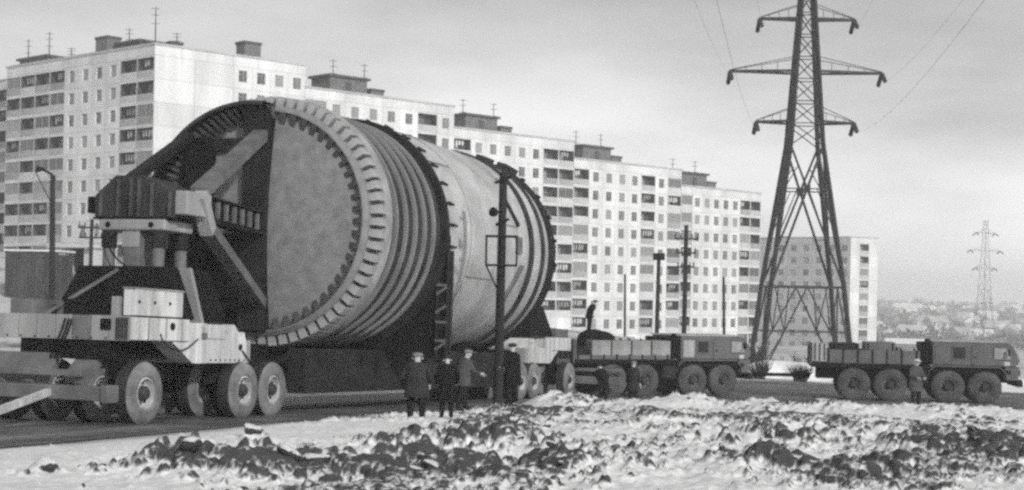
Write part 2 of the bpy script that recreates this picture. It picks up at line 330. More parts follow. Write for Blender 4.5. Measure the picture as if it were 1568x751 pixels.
def bank_fields(X, Y):
    dd = np.full(X.shape, 1e9)
    for i in range(0, len(NE), 1): dd = np.minimum(dd, np.hypot(X - NE[i, 0], Y - NE[i, 1]))
    # how far inside the bank (bank lies on the camera side of the road's near edge)
    inside = np.where(X < 8, (X - np.interp(Y, NE[:50, 1], NE[:50, 0])) * 0.88, 3.0)
    inside = np.minimum(inside, np.where(X > 5.0, (edge_y(X) - Y), 99))
    k = np.clip(inside, 0, None)
    e = np.zeros_like(X)
    for (x, y, r, w) in PW: e += w * np.exp(-((X - x) ** 2 + (Y - y) ** 2 / 2.2) / (r * r))
    n1 = fbm(X * 1.15, Y * 1.0, 5, 3, .6); n2 = fbm(X * 4.6, Y * 3.6, 4, 9, .62)
    earth = np.clip(.50 * e + 0.22 * sst(-7.5, -1, X), 0, .38) + 1.15 * (n2 - 0.5) + 0.5 * (n1 - .5)
    earth = earth + .75 * (fbm(X * .42, Y * .36, 2, 41) - .5) * sst(-8, -2, X)
    earth = np.where(k < 0.15, earth - .3, earth)
    h = 0.20 * sst(0, 2.5, k) + 0.30 * (fbm(X * .35, Y * .35, 3, 21) - .42) * sst(0, 3, k)
    for (x, y, r, q) in MD: h += q * np.exp(-((X - x) ** 2 + (Y - y) ** 2) / (r * r)) * sst(0, .8, k)
    rough = np.clip(e * 2.2 + 0.35 * sst(-7, 2, X), .12, 1.2)
    n3 = fbm(X * 13, Y * 9.5, 3, 31, .6)
    h += sst(0, 1.2, k) * rough * (0.55 * (fbm(X * 1.15, Y * 1.0, 3, 3, .42) - .5) + 0.20 * (fbm(X * 4.6, Y * 3.6, 2, 9, .4) - .5) + 0.05 * (n3 - .5))
    h += 0.10 * sst(.28, .62, earth) * sst(.1, .5, k)
    earth = earth + .5 * (n3 - .5)
    return np.maximum(h, 0.0) + 0.0, earth, inside
rows = 500; cols = 700
yy = 15.0 * (66.0 / 15.0) ** (np.linspace(0, 1, rows)); aa = np.linspace(-0.42, 0.42, cols)
Yb, Ab = np.meshgrid(yy, aa, indexing='ij'); Xb = Ab * Yb
hb, eb, ins_ = bank_fields(Xb, Yb)
Zb = zg(Xb, Yb) + 0.012 + hb
# snow slides off the steep sides of the lumps and leaves bare earth there
dX = np.gradient(hb, axis=1) / np.gradient(Xb, axis=1); dY = np.gradient(hb, axis=0) / np.gradient(Yb, axis=0)
eb = eb + np.clip(.26 * (np.hypot(dX, dY) - .45), -.08, .20) * sst(0, .8, ins_)
va = np.stack([Xb, Yb, Zb], -1).reshape(-1, 3)
keep = (ins_ > -0.05)
r_, c_ = np.meshgrid(np.arange(rows - 1), np.arange(cols - 1), indexing='ij')
ok = keep[:-1, :-1] & keep[1:, :-1] & keep[:-1, 1:] & keep[1:, 1:]
a = (r_ * cols + c_)[ok]; fq = np.stack([a, a + 1, a + cols + 1, a + cols], -1)
used = np.unique(fq); remap = np.full(len(va), -1); remap[used] = np.arange(len(used))
me = bpy.data.meshes.new('snow_bank'); me.from_pydata(va[used].tolist(), [], remap[fq].tolist()); me.update()
me.polygons.foreach_set('use_smooth', [True] * len(me.polygons))
at = me.attributes.new('earth', 'FLOAT', 'POINT'); at.data.foreach_set('value', eb.reshape(-1)[used].astype(np.float32))
at = me.attributes.new('slush', 'FLOAT', 'POINT'); at.data.foreach_set('value', (.62 * np.exp(-np.clip(ins_, 0, 50) / .75)).reshape(-1)[used].astype(np.float32))
tag(obj('snow_bank', me, M_bank), kind='structure')
# ploughed snow along the far side of the road
wv = []; wf = []; prof = [(-.6, 0.0), (-.25, .22), (.15, .34), (.7, .26), (1.4, .16), (3.5, 0.02)]
Wd_ = FE[12:64]
for i, p in enumerate(Wd_):
    q = Wd_[min(i + 1, len(Wd_) - 1)] - Wd_[max(i - 1, 0)]; q = q / np.hypot(*q); nn = np.array([-q[1], q[0]])
    for (o_, h_) in prof:
        c = p + nn * o_; k = fbm(np.array([c[0] * .8]), np.array([c[1] * .8]), 3, 5)[0]; wv.append((c[0], c[1], Z0(c[0], c[1]) + .035 + h_ * (.5 + k)))
kk = len(prof)
for i in range(len(Wd_) - 1):
    for j in range(kk - 1): a = i * kk + j; wf.append((a, a + 1, a + kk + 1, a + kk))
me = bpy.data.meshes.new('snow_ridge'); me.from_pydata(wv, [], wf); me.update(); me.polygons.foreach_set('use_smooth', [True] * len(me.polygons)); tag(obj('snow_ridge', me, M_snow), kind='structure')
def bank_z(x, y):
    h, e, i = bank_fields(np.array([[x]], float), np.array([[y]], float))
    return Z0(x, y) + (0.012 + float(h[0, 0]) if float(i[0, 0]) > 0 else 0.03)
# ------------------------------------------------------------------ buildings
WIN = {}
def window_meshes(w, h):
    k = (round(w, 2), round(h, 2))
    if k not in WIN:
        fr = MB(); t = .07
        fr.bx(-w/2, w/2, -.03, .03, 0, t); fr.bx(-w/2, w/2, -.03, .03, h - t, h); fr.bx(-w/2, -w/2 + t, -.03, .03, t, h - t); fr.bx(w/2 - t, w/2, -.03, .03, t, h - t)
        x = w * .12; fr.bx(x - .04, x + .04, -.03, .03, t, h - t); fr.bx(-w/2 + t, x - .04, -.028, .028, h * .68, h * .68 + .06)
        WIN[k] = (fr.mesh('window', M_fr), MB().bx(-w/2 + t, w/2 - t, -.008, .008, t, h - t).mesh('pane', M_pane))
    return WIN[k]
PARM = {}
M_laun = mat('laundry', .45, .9, .2, 2, rand=.5)
def facade(root, O, u, pat, floors, fh, plinth, top, wm, seed=0, skip=None, glazed=.30, ww=1.25, wh=1.45):
    """wall with real openings; O = bottom left corner (seen from outside), u = unit direction to the right"""
    rnd = random.Random(seed); u = Vector((u[0], u[1], 0)).normalized(); inn = Vector((-u.y, u.x, 0)); ang = math.atan2(u.y, u.x)
    O = Vector(O); rel = O - root.location; mb = MB(); H = plinth + floors * fh + top
    pt = lambda x, y, z: rel + u * x + inn * y + Vector((0, 0, z))
    Lt = sum(w for _, w in pat)
    def q(x0, x1, z0, z1, y=0.0): mb.add([pt(x0, y, z0), pt(x1, y, z0), pt(x1, y, z1), pt(x0, y, z1)], [(0, 1, 2, 3)])
    q(0, Lt, -6, plinth); q(0, Lt, plinth + floors * fh, H)
    x = 0
    for ci, (k, w) in enumerate(pat):
        for fl in range(floors):
            z = plinth + fl * fh; x1 = x + w
            if k == 'B' or (skip and skip(ci, fl)): q(x, x1, z, z + fh); continue
            if k == 'W': a0, a1, b0, b1, dp = x + (w - ww) / 2, x + (w + ww) / 2, z + .85, z + .85 + wh, .22
            else: a0, a1, b0, b1, dp = x + .10, x1 - .10, z + .16, z + fh - .22, 1.25
            q(x, x1, z, b0); q(x, x1, b1, z + fh); q(x, a0, b0, b1); q(a1, x1, b0, b1)
            for (p, r) in (((a0, b0), (a1, b0)), ((a1, b0), (a1, b1)), ((a1, b1), (a0, b1)), ((a0, b1), (a0, b0))):
                if k == 'W': mb.add([pt(p[0], 0, p[1]), pt(r[0], 0, r[1]), pt(r[0], dp, r[1]), pt(p[0], dp, p[1])], [(0, 1, 2, 3)])
            if k == 'W':
                fm, pm = window_meshes(ww, wh); o = inst('window', fm, root, pt((a0 + a1) / 2, .15, b0), (0, 0, ang)); inst('pane', pm, o, (0, .012, 0))
                if rnd.random() < .12: pass
            else:
                key = round(a1 - a0, 2)
                if key not in PARM:
                    W2 = key / 2
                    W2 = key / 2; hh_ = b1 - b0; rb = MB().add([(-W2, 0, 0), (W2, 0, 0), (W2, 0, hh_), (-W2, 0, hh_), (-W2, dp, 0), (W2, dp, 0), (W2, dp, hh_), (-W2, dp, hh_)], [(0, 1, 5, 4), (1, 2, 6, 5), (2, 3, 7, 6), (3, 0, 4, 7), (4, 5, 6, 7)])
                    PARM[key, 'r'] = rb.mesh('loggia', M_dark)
                    PARM[key] = (MB().bx(-W2, W2, -.04, .04, -.05, .92).mesh('parapet', M_par),
                                 MB().bx(-W2, W2, -.03, .03, .93, 1.0).bx(-W2, W2, -.03, .03, 2.36, 2.42).bx(-W2, -W2 + .06, -.03, .03, 1.0, 2.36).bx(W2 - .06, W2, -.03, .03, 1.0, 2.36).bx(-.03, .03, -.03, .03, 1.0, 2.36).mesh('glazing', M_fr),
                                 MB().bx(-W2 + .06, W2 - .06, -.006, .006, 1.0, 2.36).mesh('pane', M_pane))
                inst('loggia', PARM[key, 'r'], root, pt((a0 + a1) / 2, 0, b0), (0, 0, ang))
                inst('parapet', PARM[key][0], root, pt((a0 + a1) / 2, .08, b0), (0, 0, ang))
                if rnd.random() < glazed:
                    g = inst('glazing', PARM[key][1], root, pt((a0 + a1) / 2, .08, b0), (0, 0, ang)); inst('pane', PARM[key][2], g, (0, .012, 0))
                else:
                    if rnd.random() < .35:
                        lk_ = rnd.randrange(3)
                        if ('laundry', lk_) not in PARM:
                            lm_ = MB(); xx_ = -.8
                            for j_ in range(2 + lk_): w_ = rnd.uniform(.25, .55); h_ = rnd.uniform(.4, .95); lm_.bx(xx_, xx_ + w_, -.01, .01, 2.2 - h_, 2.2); xx_ += w_ + rnd.uniform(.05, .3)
                            PARM['laundry', lk_] = lm_.mesh('laundry', M_laun)
                        inst('laundry', PARM['laundry', lk_], root, pt((a0 + a1) / 2 + rnd.uniform(-.3, .4), .45, b0), (0, 0, ang))
                    fm, pm = window_meshes(1.3, 1.45); o = inst('window', fm, root, pt((a0 + a1) / 2 - .4, dp - .06, b0 + .75), (0, 0, ang)); inst('pane', pm, o, (0, .012, 0))
        x += w
    # a slim projecting cornice along the roof edge
    mb2 = MB(); mb2.add([pt(-.1, -.12, H), pt(Lt + .1, -.12, H), pt(Lt + .1, .35, H), pt(-.1, .35, H), pt(-.1, -.12, H + .25), pt(Lt + .1, -.12, H + .25), pt(Lt + .1, .35, H + .25), pt(-.1, .35, H + .25)], [(0, 3, 2, 1), (4, 5, 6, 7), (0, 1, 5, 4), (1, 2, 6, 5), (2, 3, 7, 6), (3, 0, 4, 7)])
    mb2.build('cornice', M_wallB, root)
    ow_ = mb.build('wall', wm, root); bd = np.cumsum([0] + [w for _, w in pat]); uvl = ow_.data.uv_layers.new(name='panel')
    co_ = np.empty(len(ow_.data.vertices) * 3); ow_.data.vertices.foreach_get('co', co_); co_ = co_.reshape(-1, 3) - np.array(rel); li = np.empty(len(ow_.data.loops), int); ow_.data.loops.foreach_get('vertex_index', li)
    uu_ = np.interp(co_ @ np.array(u), bd, np.arange(len(bd))) + seed * 31; vv_ = (co_[:, 2] - plinth) / fh + 40
    uvl.data.foreach_set('uv', np.stack([uu_[li], vv_[li]], -1).reshape(-1))
    return Lt, H
def stretch(pat, L):
    s = L / sum(w for _, w in pat); return [(k, w * s) for k, w in pat]
def cols_(s): return [(c, {'L': 3.15, 'W': 2.75, 'B': 3.0}[c]) for c in s]
FH = 2.8
U = Vector((.73, .683, 0)).normalized(); INN = Vector((-U.y, U.x, 0))
LU = Vector((.74, -.67, 0)).normalized()             # left wing runs to the right and towards the camera
def roof_house(root, p, u, w, d, h, over=.35, nm='roof_house', m=None):
    """box on the roof with an overhanging dark slab"""
    u = Vector(u); n = Vector((-u.y, u.x, 0)); ang = math.atan2(u.y, u.x)
    o = MB().bx(-w/2, w/2, -d/2, d/2, -.3, h).build(nm, m or M_brick, root); o.location = Vector(p) - root.location; o.rotation_euler = (0, 0, ang)
    s = MB().bx(-w/2 - over, w/2 + over, -d/2 - over, d/2 + over, h + .002, h + .32).build('roof_slab', M_roof, o)
    if w > 3: MB().bx(-w*.08, w*.08, -d/2 - .04, -d/2 - .004, 0, min(h * .8, 2)).build('door', M_roof, o)
    return o
def antenna(root, p, h):
    mb = MB().tube((0, 0, -.2), (0, 0, h), .09, .05, 6)
    for k in (.6, .8, .95): mb.beam((-.5, 0, h * k), (.5, 0, h * k), .05, .05)
    o = mb.build('antenna', M_drk2, root); o.location = Vector(p) - root.location

def block(label, O, u, L, roof, pat, depth, seed, wm, left_pat=None, skip=None, floors=9):
    root = empty('apartment_building', (O[0], O[1], roof - 27.6)); u = Vector(u); n = Vector((-u.y, u.x, 0))
    tag(root, label, 'building', 'row of panel apartment blocks')
    base = roof - 27.6; Oz = Vector((O[0], O[1], base))
    facade(root, Oz, u, stretch(cols_(pat), L), floors, FH, .95, 27.6 - .95 - floors * FH - .25, wm, seed, skip)
    r = Oz - root.location; H = 27.35
    mb = MB(); a = r; b = r + u * L; c = b + n * depth; d = r + n * depth; up = Vector((0, 0, H)); dn = Vector((0, 0, -6))
    mb.add([b + dn, c + dn, c + up, b + up], [(0, 1, 2, 3)]); mb.add([c + dn, d + dn, d + up, c + up], [(0, 1, 2, 3)])
    if not left_pat: mb.add([d + dn, a + dn, a + up, d + up], [(0, 1, 2, 3)])
    mb.build('end_wall', wm, root)
    mr = MB(); mr.add([a + up - Vector((0, 0, .3)), b + up - Vector((0, 0, .3)), c + up - Vector((0, 0, .3)), d + up - Vector((0, 0, .3))], [(0, 1, 2, 3)]); mr.build('roof', M_roof, root)
    return root
def on_roof(px, t_depth, O, u, roof):
    """point on a roof near pixel column px, t_depth metres behind the facade line"""
    u = Vector(u); n = Vector((-u.y, u.x, 0)); o = Vector((O[0], O[1], 0)) + n * t_depth; k = (px - 784 - 2) / F
    t = (o.y * k - o.x) / (u.x - u.y * k); p = o + u * t; p.z = roof - .3; return p

A = Vector((-43.2, 187.0, 0))
# block 1: left wing + blind end wall with one column of four windows
O1 = A - LU * 33.6
root1 = empty('apartment_building', (A.x, A.y, 31.9 - 27.6))
tag(root1, 'largest white nine storey apartment block, at far left with blank bright end wall', 'building', 'row of panel apartment blocks')
base1 = 31.9 - 27.6
facade(root1, (O1.x, O1.y, base1), LU, stretch(cols_('LLLLWWWWLL'), 33.6), 9, FH, .95, 27.35 - .95 - 9 * FH, M_wall, 3, glazed=.30)
facade(root1, (A.x, A.y, base1), U, stretch([('B', 5.6), ('B', 5.6)] + cols_('WWWW'), 22.0), 9, FH, .95, 27.35 - .95 - 9 * FH, M_wall, 4, skip=lambda c, f: f < 5)
mr = MB(); q0 = Vector((0, 0, 27.05)); r1 = A - Vector((A.x, A.y, 0)); pts = [O1 - A, Vector((0, 0, 0)), U * 22.0, U * 22.0 + (O1 - A)]
mr.add([p + q0 for p in pts], [(0, 1, 2, 3)]); mr.build('roof', M_roof, root1)
mw = MB(); dn = Vector((0, 0, -6)); up = Vector((0, 0, 27.35))
mw.add([pts[1] + U * 22 + dn, pts[3] + dn, pts[3] + up, pts[2] + up], [(0, 1, 2, 3)]); mw.add([pts[3] + dn, pts[0] + dn, pts[0] + up, pts[3] + up], [(0, 1, 2, 3)]); mw.build('end_wall', M_wall, root1)
R1 = 31.9
roof_house(root1, on_roof(213, 5, A, LU, R1), LU, 5.0, 4.0, 1.5); roof_house(root1, on_roof(66, 6, A, LU, R1), LU, 7.0, 4.0, 1.8)
roof_house(root1, on_roof(160, 3, A, LU, R1), LU, 2.6, 2.0, 2.4, .1, 'vent_box'); roof_house(root1, on_roof(375, 3, A, U, R1), U, 2.4, 2, 2.2, .12, 'vent_box'); roof_house(root1, on_roof(262, 3, A, U, R1), U, 1.6, 1, .9, .1, 'vent_box')
for px, d, h, uu in ((232, 2, 5.2, LU), (192, 3, 3.4, LU), (38, 4, 4.6, LU), (70, 3, 4.8, LU), (104, 3, 2.2, LU), (265, 4, 2.6, U)): antenna(root1, on_roof(px, d, A, uu, R1), h)
specs = [(21.9, 25.5, 29.1, 'LWWWWWLW', 'apartment block stepped one storey below, right behind the vessel top', 5),
         (47.4, 24.0, 26.2, 'LWWWWWLL', 'third apartment block from the left, half behind the vessel rings', 6),
         (71.4, 24.7, 23.7, 'LWWWWLWL', 'fourth apartment block, behind the loaded tractor and the two timber poles', 7),
         (96.1, 20.6, 21.2, 'LWWWWWLL', 'lowest and farthest block of the stepped white row, beside the pylon', 8)]
for i, (t0, Ls, rz, pat, lab, sd_) in enumerate(specs):
    O = A + U * t0; rt = block('white nine storey ' + lab, O, U, Ls - .02, rz, pat, 12, sd_, M_wall)
    pen = [(515, 4.6), (719, 4.6), (897, 4.4), (1047, 4.2)][i]; vb = [(567, 2.0), (765, 2.0), (935, 2.0), (1081, 2.0)][i]
    roof_house(rt, on_roof(pen[0], 5, A, U, rz), U, 6.2, 4.2, 2.5); roof_house(rt, on_roof(vb[0], 4, A, U, rz), U, 2.2, 2, 1.3, .1, 'vent_box')
    for px in [(505, 553), (705, 752), (879, 917), (1028, 1062)][i]: antenna(rt, on_roof(px, 3.0, A, U, rz), 4.8)
# neighbour beyond the left wing (sliver at the left edge)
On = O1 - LU * 0.6 + Vector((-INN.x * 0, 0, 0)) - LU * 20 + Vector((.67, .74, 0)) * 2.0
rootn = empty('apartment_building', (On.x, On.y, 3.4)); tag(rootn, 'sliver of an apartment block at the left edge of the picture', 'building', 'row of panel apartment blocks')
facade(rootn, (On.x, On.y, 3.4), LU, stretch(cols_('LLWWWWLW'), 20), 9, FH, .95, 1.0, M_wall, 12, skip=lambda c, f: c < 6)
mw = MB(); e = LU * 20; bk = Vector((.67, .74, 0)) * 12; mw.add([e + dn, e + bk + dn, e + bk + up, e + up], [(0, 1, 2, 3)]); mw.add([e + bk + dn, bk + dn, bk + up, e + bk + up], [(0, 1, 2, 3)]); mw.build('end_wall', M_wall, rootn)
mr = MB(); mr.add([Vector((0, 0, 27)), e + Vector((0, 0, 27)), e + bk + Vector((0, 0, 27)), bk + Vector((0, 0, 27))], [(0, 1, 2, 3)]); mr.build('roof', M_roof, rootn)
roof_house(rootn, On + LU * 17.5 + Vector((.67, .74, 0)) * 4 + Vector((0, 0, 27.2)), LU, 4, 3, 2)

# far block behind the pylon
pa = P(1150, 360, 372); pb = P(1303, 366, 356); uf = Vector((pb.x - pa.x, pb.y - pa.y, 0)); Lf = uf.length; uf.normalize()
rz = (pa.z + pb.z) / 2
rootf = empty('apartment_building', (pa.x, pa.y, rz - 27.6)); tag(rootf, 'hazy grey apartment block standing alone behind the pylon legs', 'building')
facade(rootf, (pa.x, pa.y, rz - 27.6), uf, stretch(cols_('WWWWWWWW'), Lf), 9, FH, .95, 1.2, M_far, 15, ww=1.5)  # darker wall than on the end: this front's shade is in the colour
nf = Vector((-uf.y, uf.x, 0)); ue = (nf * 1.0 + uf * 0.45).normalized()
facade(rootf, (pb.x, pb.y, rz - 27.6), ue, stretch(cols_('BLB'), 8.0), 9, FH, .95, 1.2, M_wall, 16, glazed=.6)
mr = MB(); hz = Vector((0, 0, 27.1)); e = uf * Lf; mr.add([hz, e + hz, e + ue * 8 + hz, ue * 8 + hz], [(0, 1, 2, 3)]); mr.build('roof', M_roof, rootf)

# plank shed at the far left
ps = P(7, 452, 120); shed = empty('plank_shed', (ps.x, 120, Z0(ps.x, 120)), math.radians(-6)); tag(shed, 'dark plank shed with a flat top at the left edge under the big block', 'shed')
for i in range(14): bx('plank', M_plank, shed, i * .3, i * .3 + .285, random.uniform(-.02, .02), .06 + random.uniform(-.01, .02), -.5, 3.45 + random.uniform(-.05, .05))
bx('core', M_plank, shed, .02, 4.18, .12, 3.0, -.5, 3.3); bx('roof', M_snow, shed, -.1, 4.3, -.12, 3.2, 3.51, 3.62)
# low entrance kiosk by the block
pk = P(112, 470, 150); kio = empty('entrance_kiosk', (pk.x, 150, Z0(pk.x, 150)), math.radians(-20)); tag(kio, 'small white entrance porch with a dark opening below the largest block', 'porch')
bx('wall', M_wall, kio, -2.2, -1.1, 0, 2.5, -1, 2.3); bx('wall', M_wall, kio, 1.1, 2.2, 0, 2.5, -1, 2.3); bx('back', M_drk, kio, -1.1, 1.1, 1.6, 1.7, -1, 2.3); bx('canopy', M_wall, kio, -2.5, 2.5, -.8, 2.6, 2.302, 2.6)
# ------------------------------------------------------------------ the transported vessel and its bogies
YAW = math.radians(70); SLP = 0.031
V0 = Vector((-7.35, 50.0, -1.65))
MA = Matrix.Translation(V0) @ Matrix.Rotation(YAW, 4, 'Z') @ Matrix.Rotation(SLP, 4, 'Y')
def asm(name, T, flip=False):
    o = bpy.data.objects.new(name, None); C.objects.link(o)
    o.matrix_world = MA @ Matrix.Translation((T, 0, 0)) @ (Matrix.Rotation(math.pi, 4, 'Z') if flip else Matrix.Identity(4)); return o
HC = 5.93; RV = 3.93
ves = asm('steel_vessel', -.85); tag(ves, 'giant ribbed steel cylinder with toothed end flange, slung between two bogies', 'vessel')
def ring(name, prof, m, n=96, parent=ves, **k): return MB().lathe(prof, n, c=(0, 0, HC), **k).build(name, m, parent, smooth=True)
ring('end_cap', [(-.86, .001), (-.82, 1.0), (-.74, 1.9), (-.63, 2.7), (-.54, 3.2), (-.50, 3.41)], M_cap)
ring('end_ring', [(-.50, 3.411), (-.70, 3.42), (-.70, 3.46), (-.60, 3.585), (-.58, 3.60), (.02, 3.60)], M_cap)
ring('flange_band', [(-.02, 3.60), (-.02, 3.93), (.02, 3.945), (.42, 3.945), (.44, 3.90), (.44, 3.70)], M_fl)
tooth = MB().hull8([(-.54, -.11, 3.602), (-.022, -.11, 3.602), (-.022, .11, 3.602), (-.54, .11, 3.602), (-.50, -.125, 3.90), (-.022, -.125, 3.93), (-.022, .125, 3.93), (-.50, .125, 3.90)]).mesh('flange_tooth', M_fl)
for i in range(64): inst('flange_tooth', tooth, ves, (0, 0, HC), (2 * math.pi * (i + random.uniform(-.04, .04)) / 64, 0, 0), (1, random.uniform(.92, 1.08), 1))
gus = MB().hull8([(-.50, -.075, 3.06), (-.50, -.08, 3.408), (-.50, .08, 3.408), (-.50, .075, 3.06), (-.59, -.075, 3.06), (-.74, -.08, 3.408), (-.74, .08, 3.408), (-.59, .075, 3.06)]).mesh('cap_gusset', M_gus)
for i in range(54): inst('cap_gusset', gus, ves, (0, 0, HC), (2 * math.pi * (i + .5) / 54, 0, 0))
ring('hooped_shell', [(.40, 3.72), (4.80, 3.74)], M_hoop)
for x in (1.05, 1.8, 2.55, 3.3, 4.05):
    ring('hoop', [(x - .07, 3.72), (x - .06, 3.83), (x + .04, 3.85), (x + .07, 3.72)], M_hring)
ring('dark_ring', [(4.73, 3.74), (4.73, 3.98), (4.79, 4.0), (4.95, 4.0), (4.99, 3.9)], M_drk2)
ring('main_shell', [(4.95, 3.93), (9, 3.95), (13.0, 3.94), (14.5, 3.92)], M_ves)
for x, w, h in ((13.35, .2, .08), (14.8, .14, .05)):
    ring('shell_ring', [(x - w, 3.92), (x - w, 3.94 + h), (x + w, 3.94 + h), (x + w, 3.92)], M_hoop)
ring('rear_shell', [(14.45, 3.92), (15.7, 3.84), (16.1, 3.8)], M_ves)
ring('rear_rim', [(15.8, 3.78), (15.8, 3.92), (15.9, 3.95), (16.35, 3.95), (16.42, 3.85), (16.42, 3.6)], M_drk2)
ring('rear_cap', [(16.42, 3.62), (17.0, 3.0), (17.3, 1.5), (17.35, .001)], M_cap)
brk = MB().hull8([(5.02, -.035, 3.93), (5.75, -.02, 3.93), (5.75, .02, 3.93), (5.02, .035, 3.93), (5.02, -.035, 4.06), (5.7, -.02, 4.0), (5.7, .02, 4.0), (5.02, .035, 4.06)]).mesh('shell_bracket', M_drk2)
for i in range(34): inst('shell_bracket', brk, ves, (0, 0, HC), (2 * math.pi * i / 34, 0, 0))
# hatch and diagonal bars on the lit flank; angle measured from straight up, positive towards the left
def on_shell(name, x, ang, w, l, rot, m, h=.06):
    me = MB().bx(-w/2, w/2, -l/2, l/2, 0, h).mesh(name, m); o = obj(name, me, None, ves)
    o.matrix_local = Matrix.Translation((0, 0, HC)) @ Matrix.Rotation(-ang, 4, 'X') @ Matrix.Translation((x, 0, 3.93)) @ Matrix.Rotation(rot, 4, 'Z'); return o
for x in (7.05, 9.6, 11.9): ring('weld_seam', [(x - .03, 3.93), (x, 3.957), (x + .03, 3.93)], M_mid)
for k_, (x0, x1) in enumerate(((5.0, 7.0), (7.1, 9.55), (9.65, 11.85), (11.95, 13))):
    for j in range(4):
        t = math.radians(-40 - k_ * 31 - j * 90); MB().beam((x0, 3.945 * math.sin(-t), HC + 3.945 * math.cos(t)), (x1, 3.945 * math.sin(-t), HC + 3.945 * math.cos(t)), .05, .03).build('weld_seam', M_mid, ves)
on_shell('hatch_plate', 11.9, math.radians(-88), .62, .62, 0, M_mid, .08)
on_shell('stay_bar', 11.6, math.radians(-70), .16, 1.25, math.radians(35), M_drk2, .1); on_shell('stay_bar', 11.9, math.radians(-109), .2, 1.6, math.radians(-28), M_mid, .12)
for i in range(9): on_shell('rim_lug', 16.15, math.radians(-25 - i * 14), .34, .12, 0, M_drk2, .12)
on_shell('top_bracket', 14.4, math.radians(-22), 1.5, .5, .2, M_hoop, .2); on_shell('top_bracket', 15.6, math.radians(-30), 1.3, .6, .1, M_hoop, .22)
# white sheet lashed on top of the main shell
import bmesh
_b = bmesh.new(); bmesh.ops.create_icosphere(_b, subdivisions=4, radius=1)
for _v in _b.verts: _v.co *= 1 + .10 * math.sin(_v.co.x * 4 + 1) * math.cos(_v.co.y * 5)
_m = bpy.data.meshes.new('snow_cover'); _b.to_mesh(_m); _b.free(); _m.materials.append(M_snow); _m.polygons.foreach_set('use_smooth', [True] * len(_m.polygons))
inst('snow_cover', _m, ves, (7.6, .5, HC + 3.86), (.1, 0, 0), (2.1, 1.5, .42))

# cradle plate at the step between the shells, with its lattice edge column
crd = asm('support_cradle', 4.15); tag(crd, 'dark cradle bulkhead under the vessel with a lattice column on its right edge', 'cradle')
def arcpoly(a0, a1, n, r): return [(-.14, r * math.cos(a0 + (a1 - a0) * i / n), HC + r * math.sin(a0 + (a1 - a0) * i / n)) for i in range(n + 1)]
RC = 3.96
for s in (-1, 1):
    a0, a1 = (math.radians(180), math.radians(270)) if s < 0 else (math.radians(0), math.radians(-90))
    arc = arcpoly(a0, a1, 18, RC); poly = arc + [(-.14, 0, 1.75), (-.14, s * 4.02, 1.75)]
    mb = MB(); k = len(arc)
    for i in range(k - 1):                                # strips from the arc down to the plate's bottom edge
        p, q = arc[i], arc[i + 1]
        mb.hull8([(-.14, p[1], 1.75), (.14, p[1], 1.75), (.14, q[1], 1.75), (-.14, q[1], 1.75), (-.14, p[1], p[2]), (.14, p[1], p[2]), (.14, q[1], q[2]), (-.14, q[1], q[2])])
    mb.build('bulkhead', M_drk, crd)
    for x in (-.16, .16): MB().tube((x, s * 3.66, 1.6), (x, s * 3.66, 4.35), .07).build('lattice_post', M_drk2, crd); MB().tube((x, s * 4.02, 1.6), (x, s * 4.02, 5.4), .07).build('lattice_post', M_drk2, crd)
    for i in range(9):
        z = 1.75 + i * .31; MB().beam((-.24, s * 3.66, z), (-.24, s * 4.02, z + (.24 if i % 2 else 0)), .07, .09).build('lattice_rung', M_mid if i % 3 else M_drk2, crd)

# long dark girder under the vessel
gir = asm('longitudinal_girder', 7.5); tag(gir, 'long dark box girder running low beneath the vessel', 'girder')
for y in (-1.5, 1.5): MB().bx(-9.3, 8.3, y - .3, y + .3, .62, 2.0).build('girder_box', M_drk2, gir)
for x in (-8, -5, -2, 1, 4, 7): MB().bx(x - .15, x + .15, -1.2, 1.2, .7, 1.9).build('cross_beam', M_drk2, gir)
for x in (-3.7, .3, 4.2): 
    for y in (-1.5, 1.5): MB().bx(x - .4, x + .4, y - .25, y + .25, 2.052, 2.5 + (.0)).build('saddle_block', M_drk, gir)

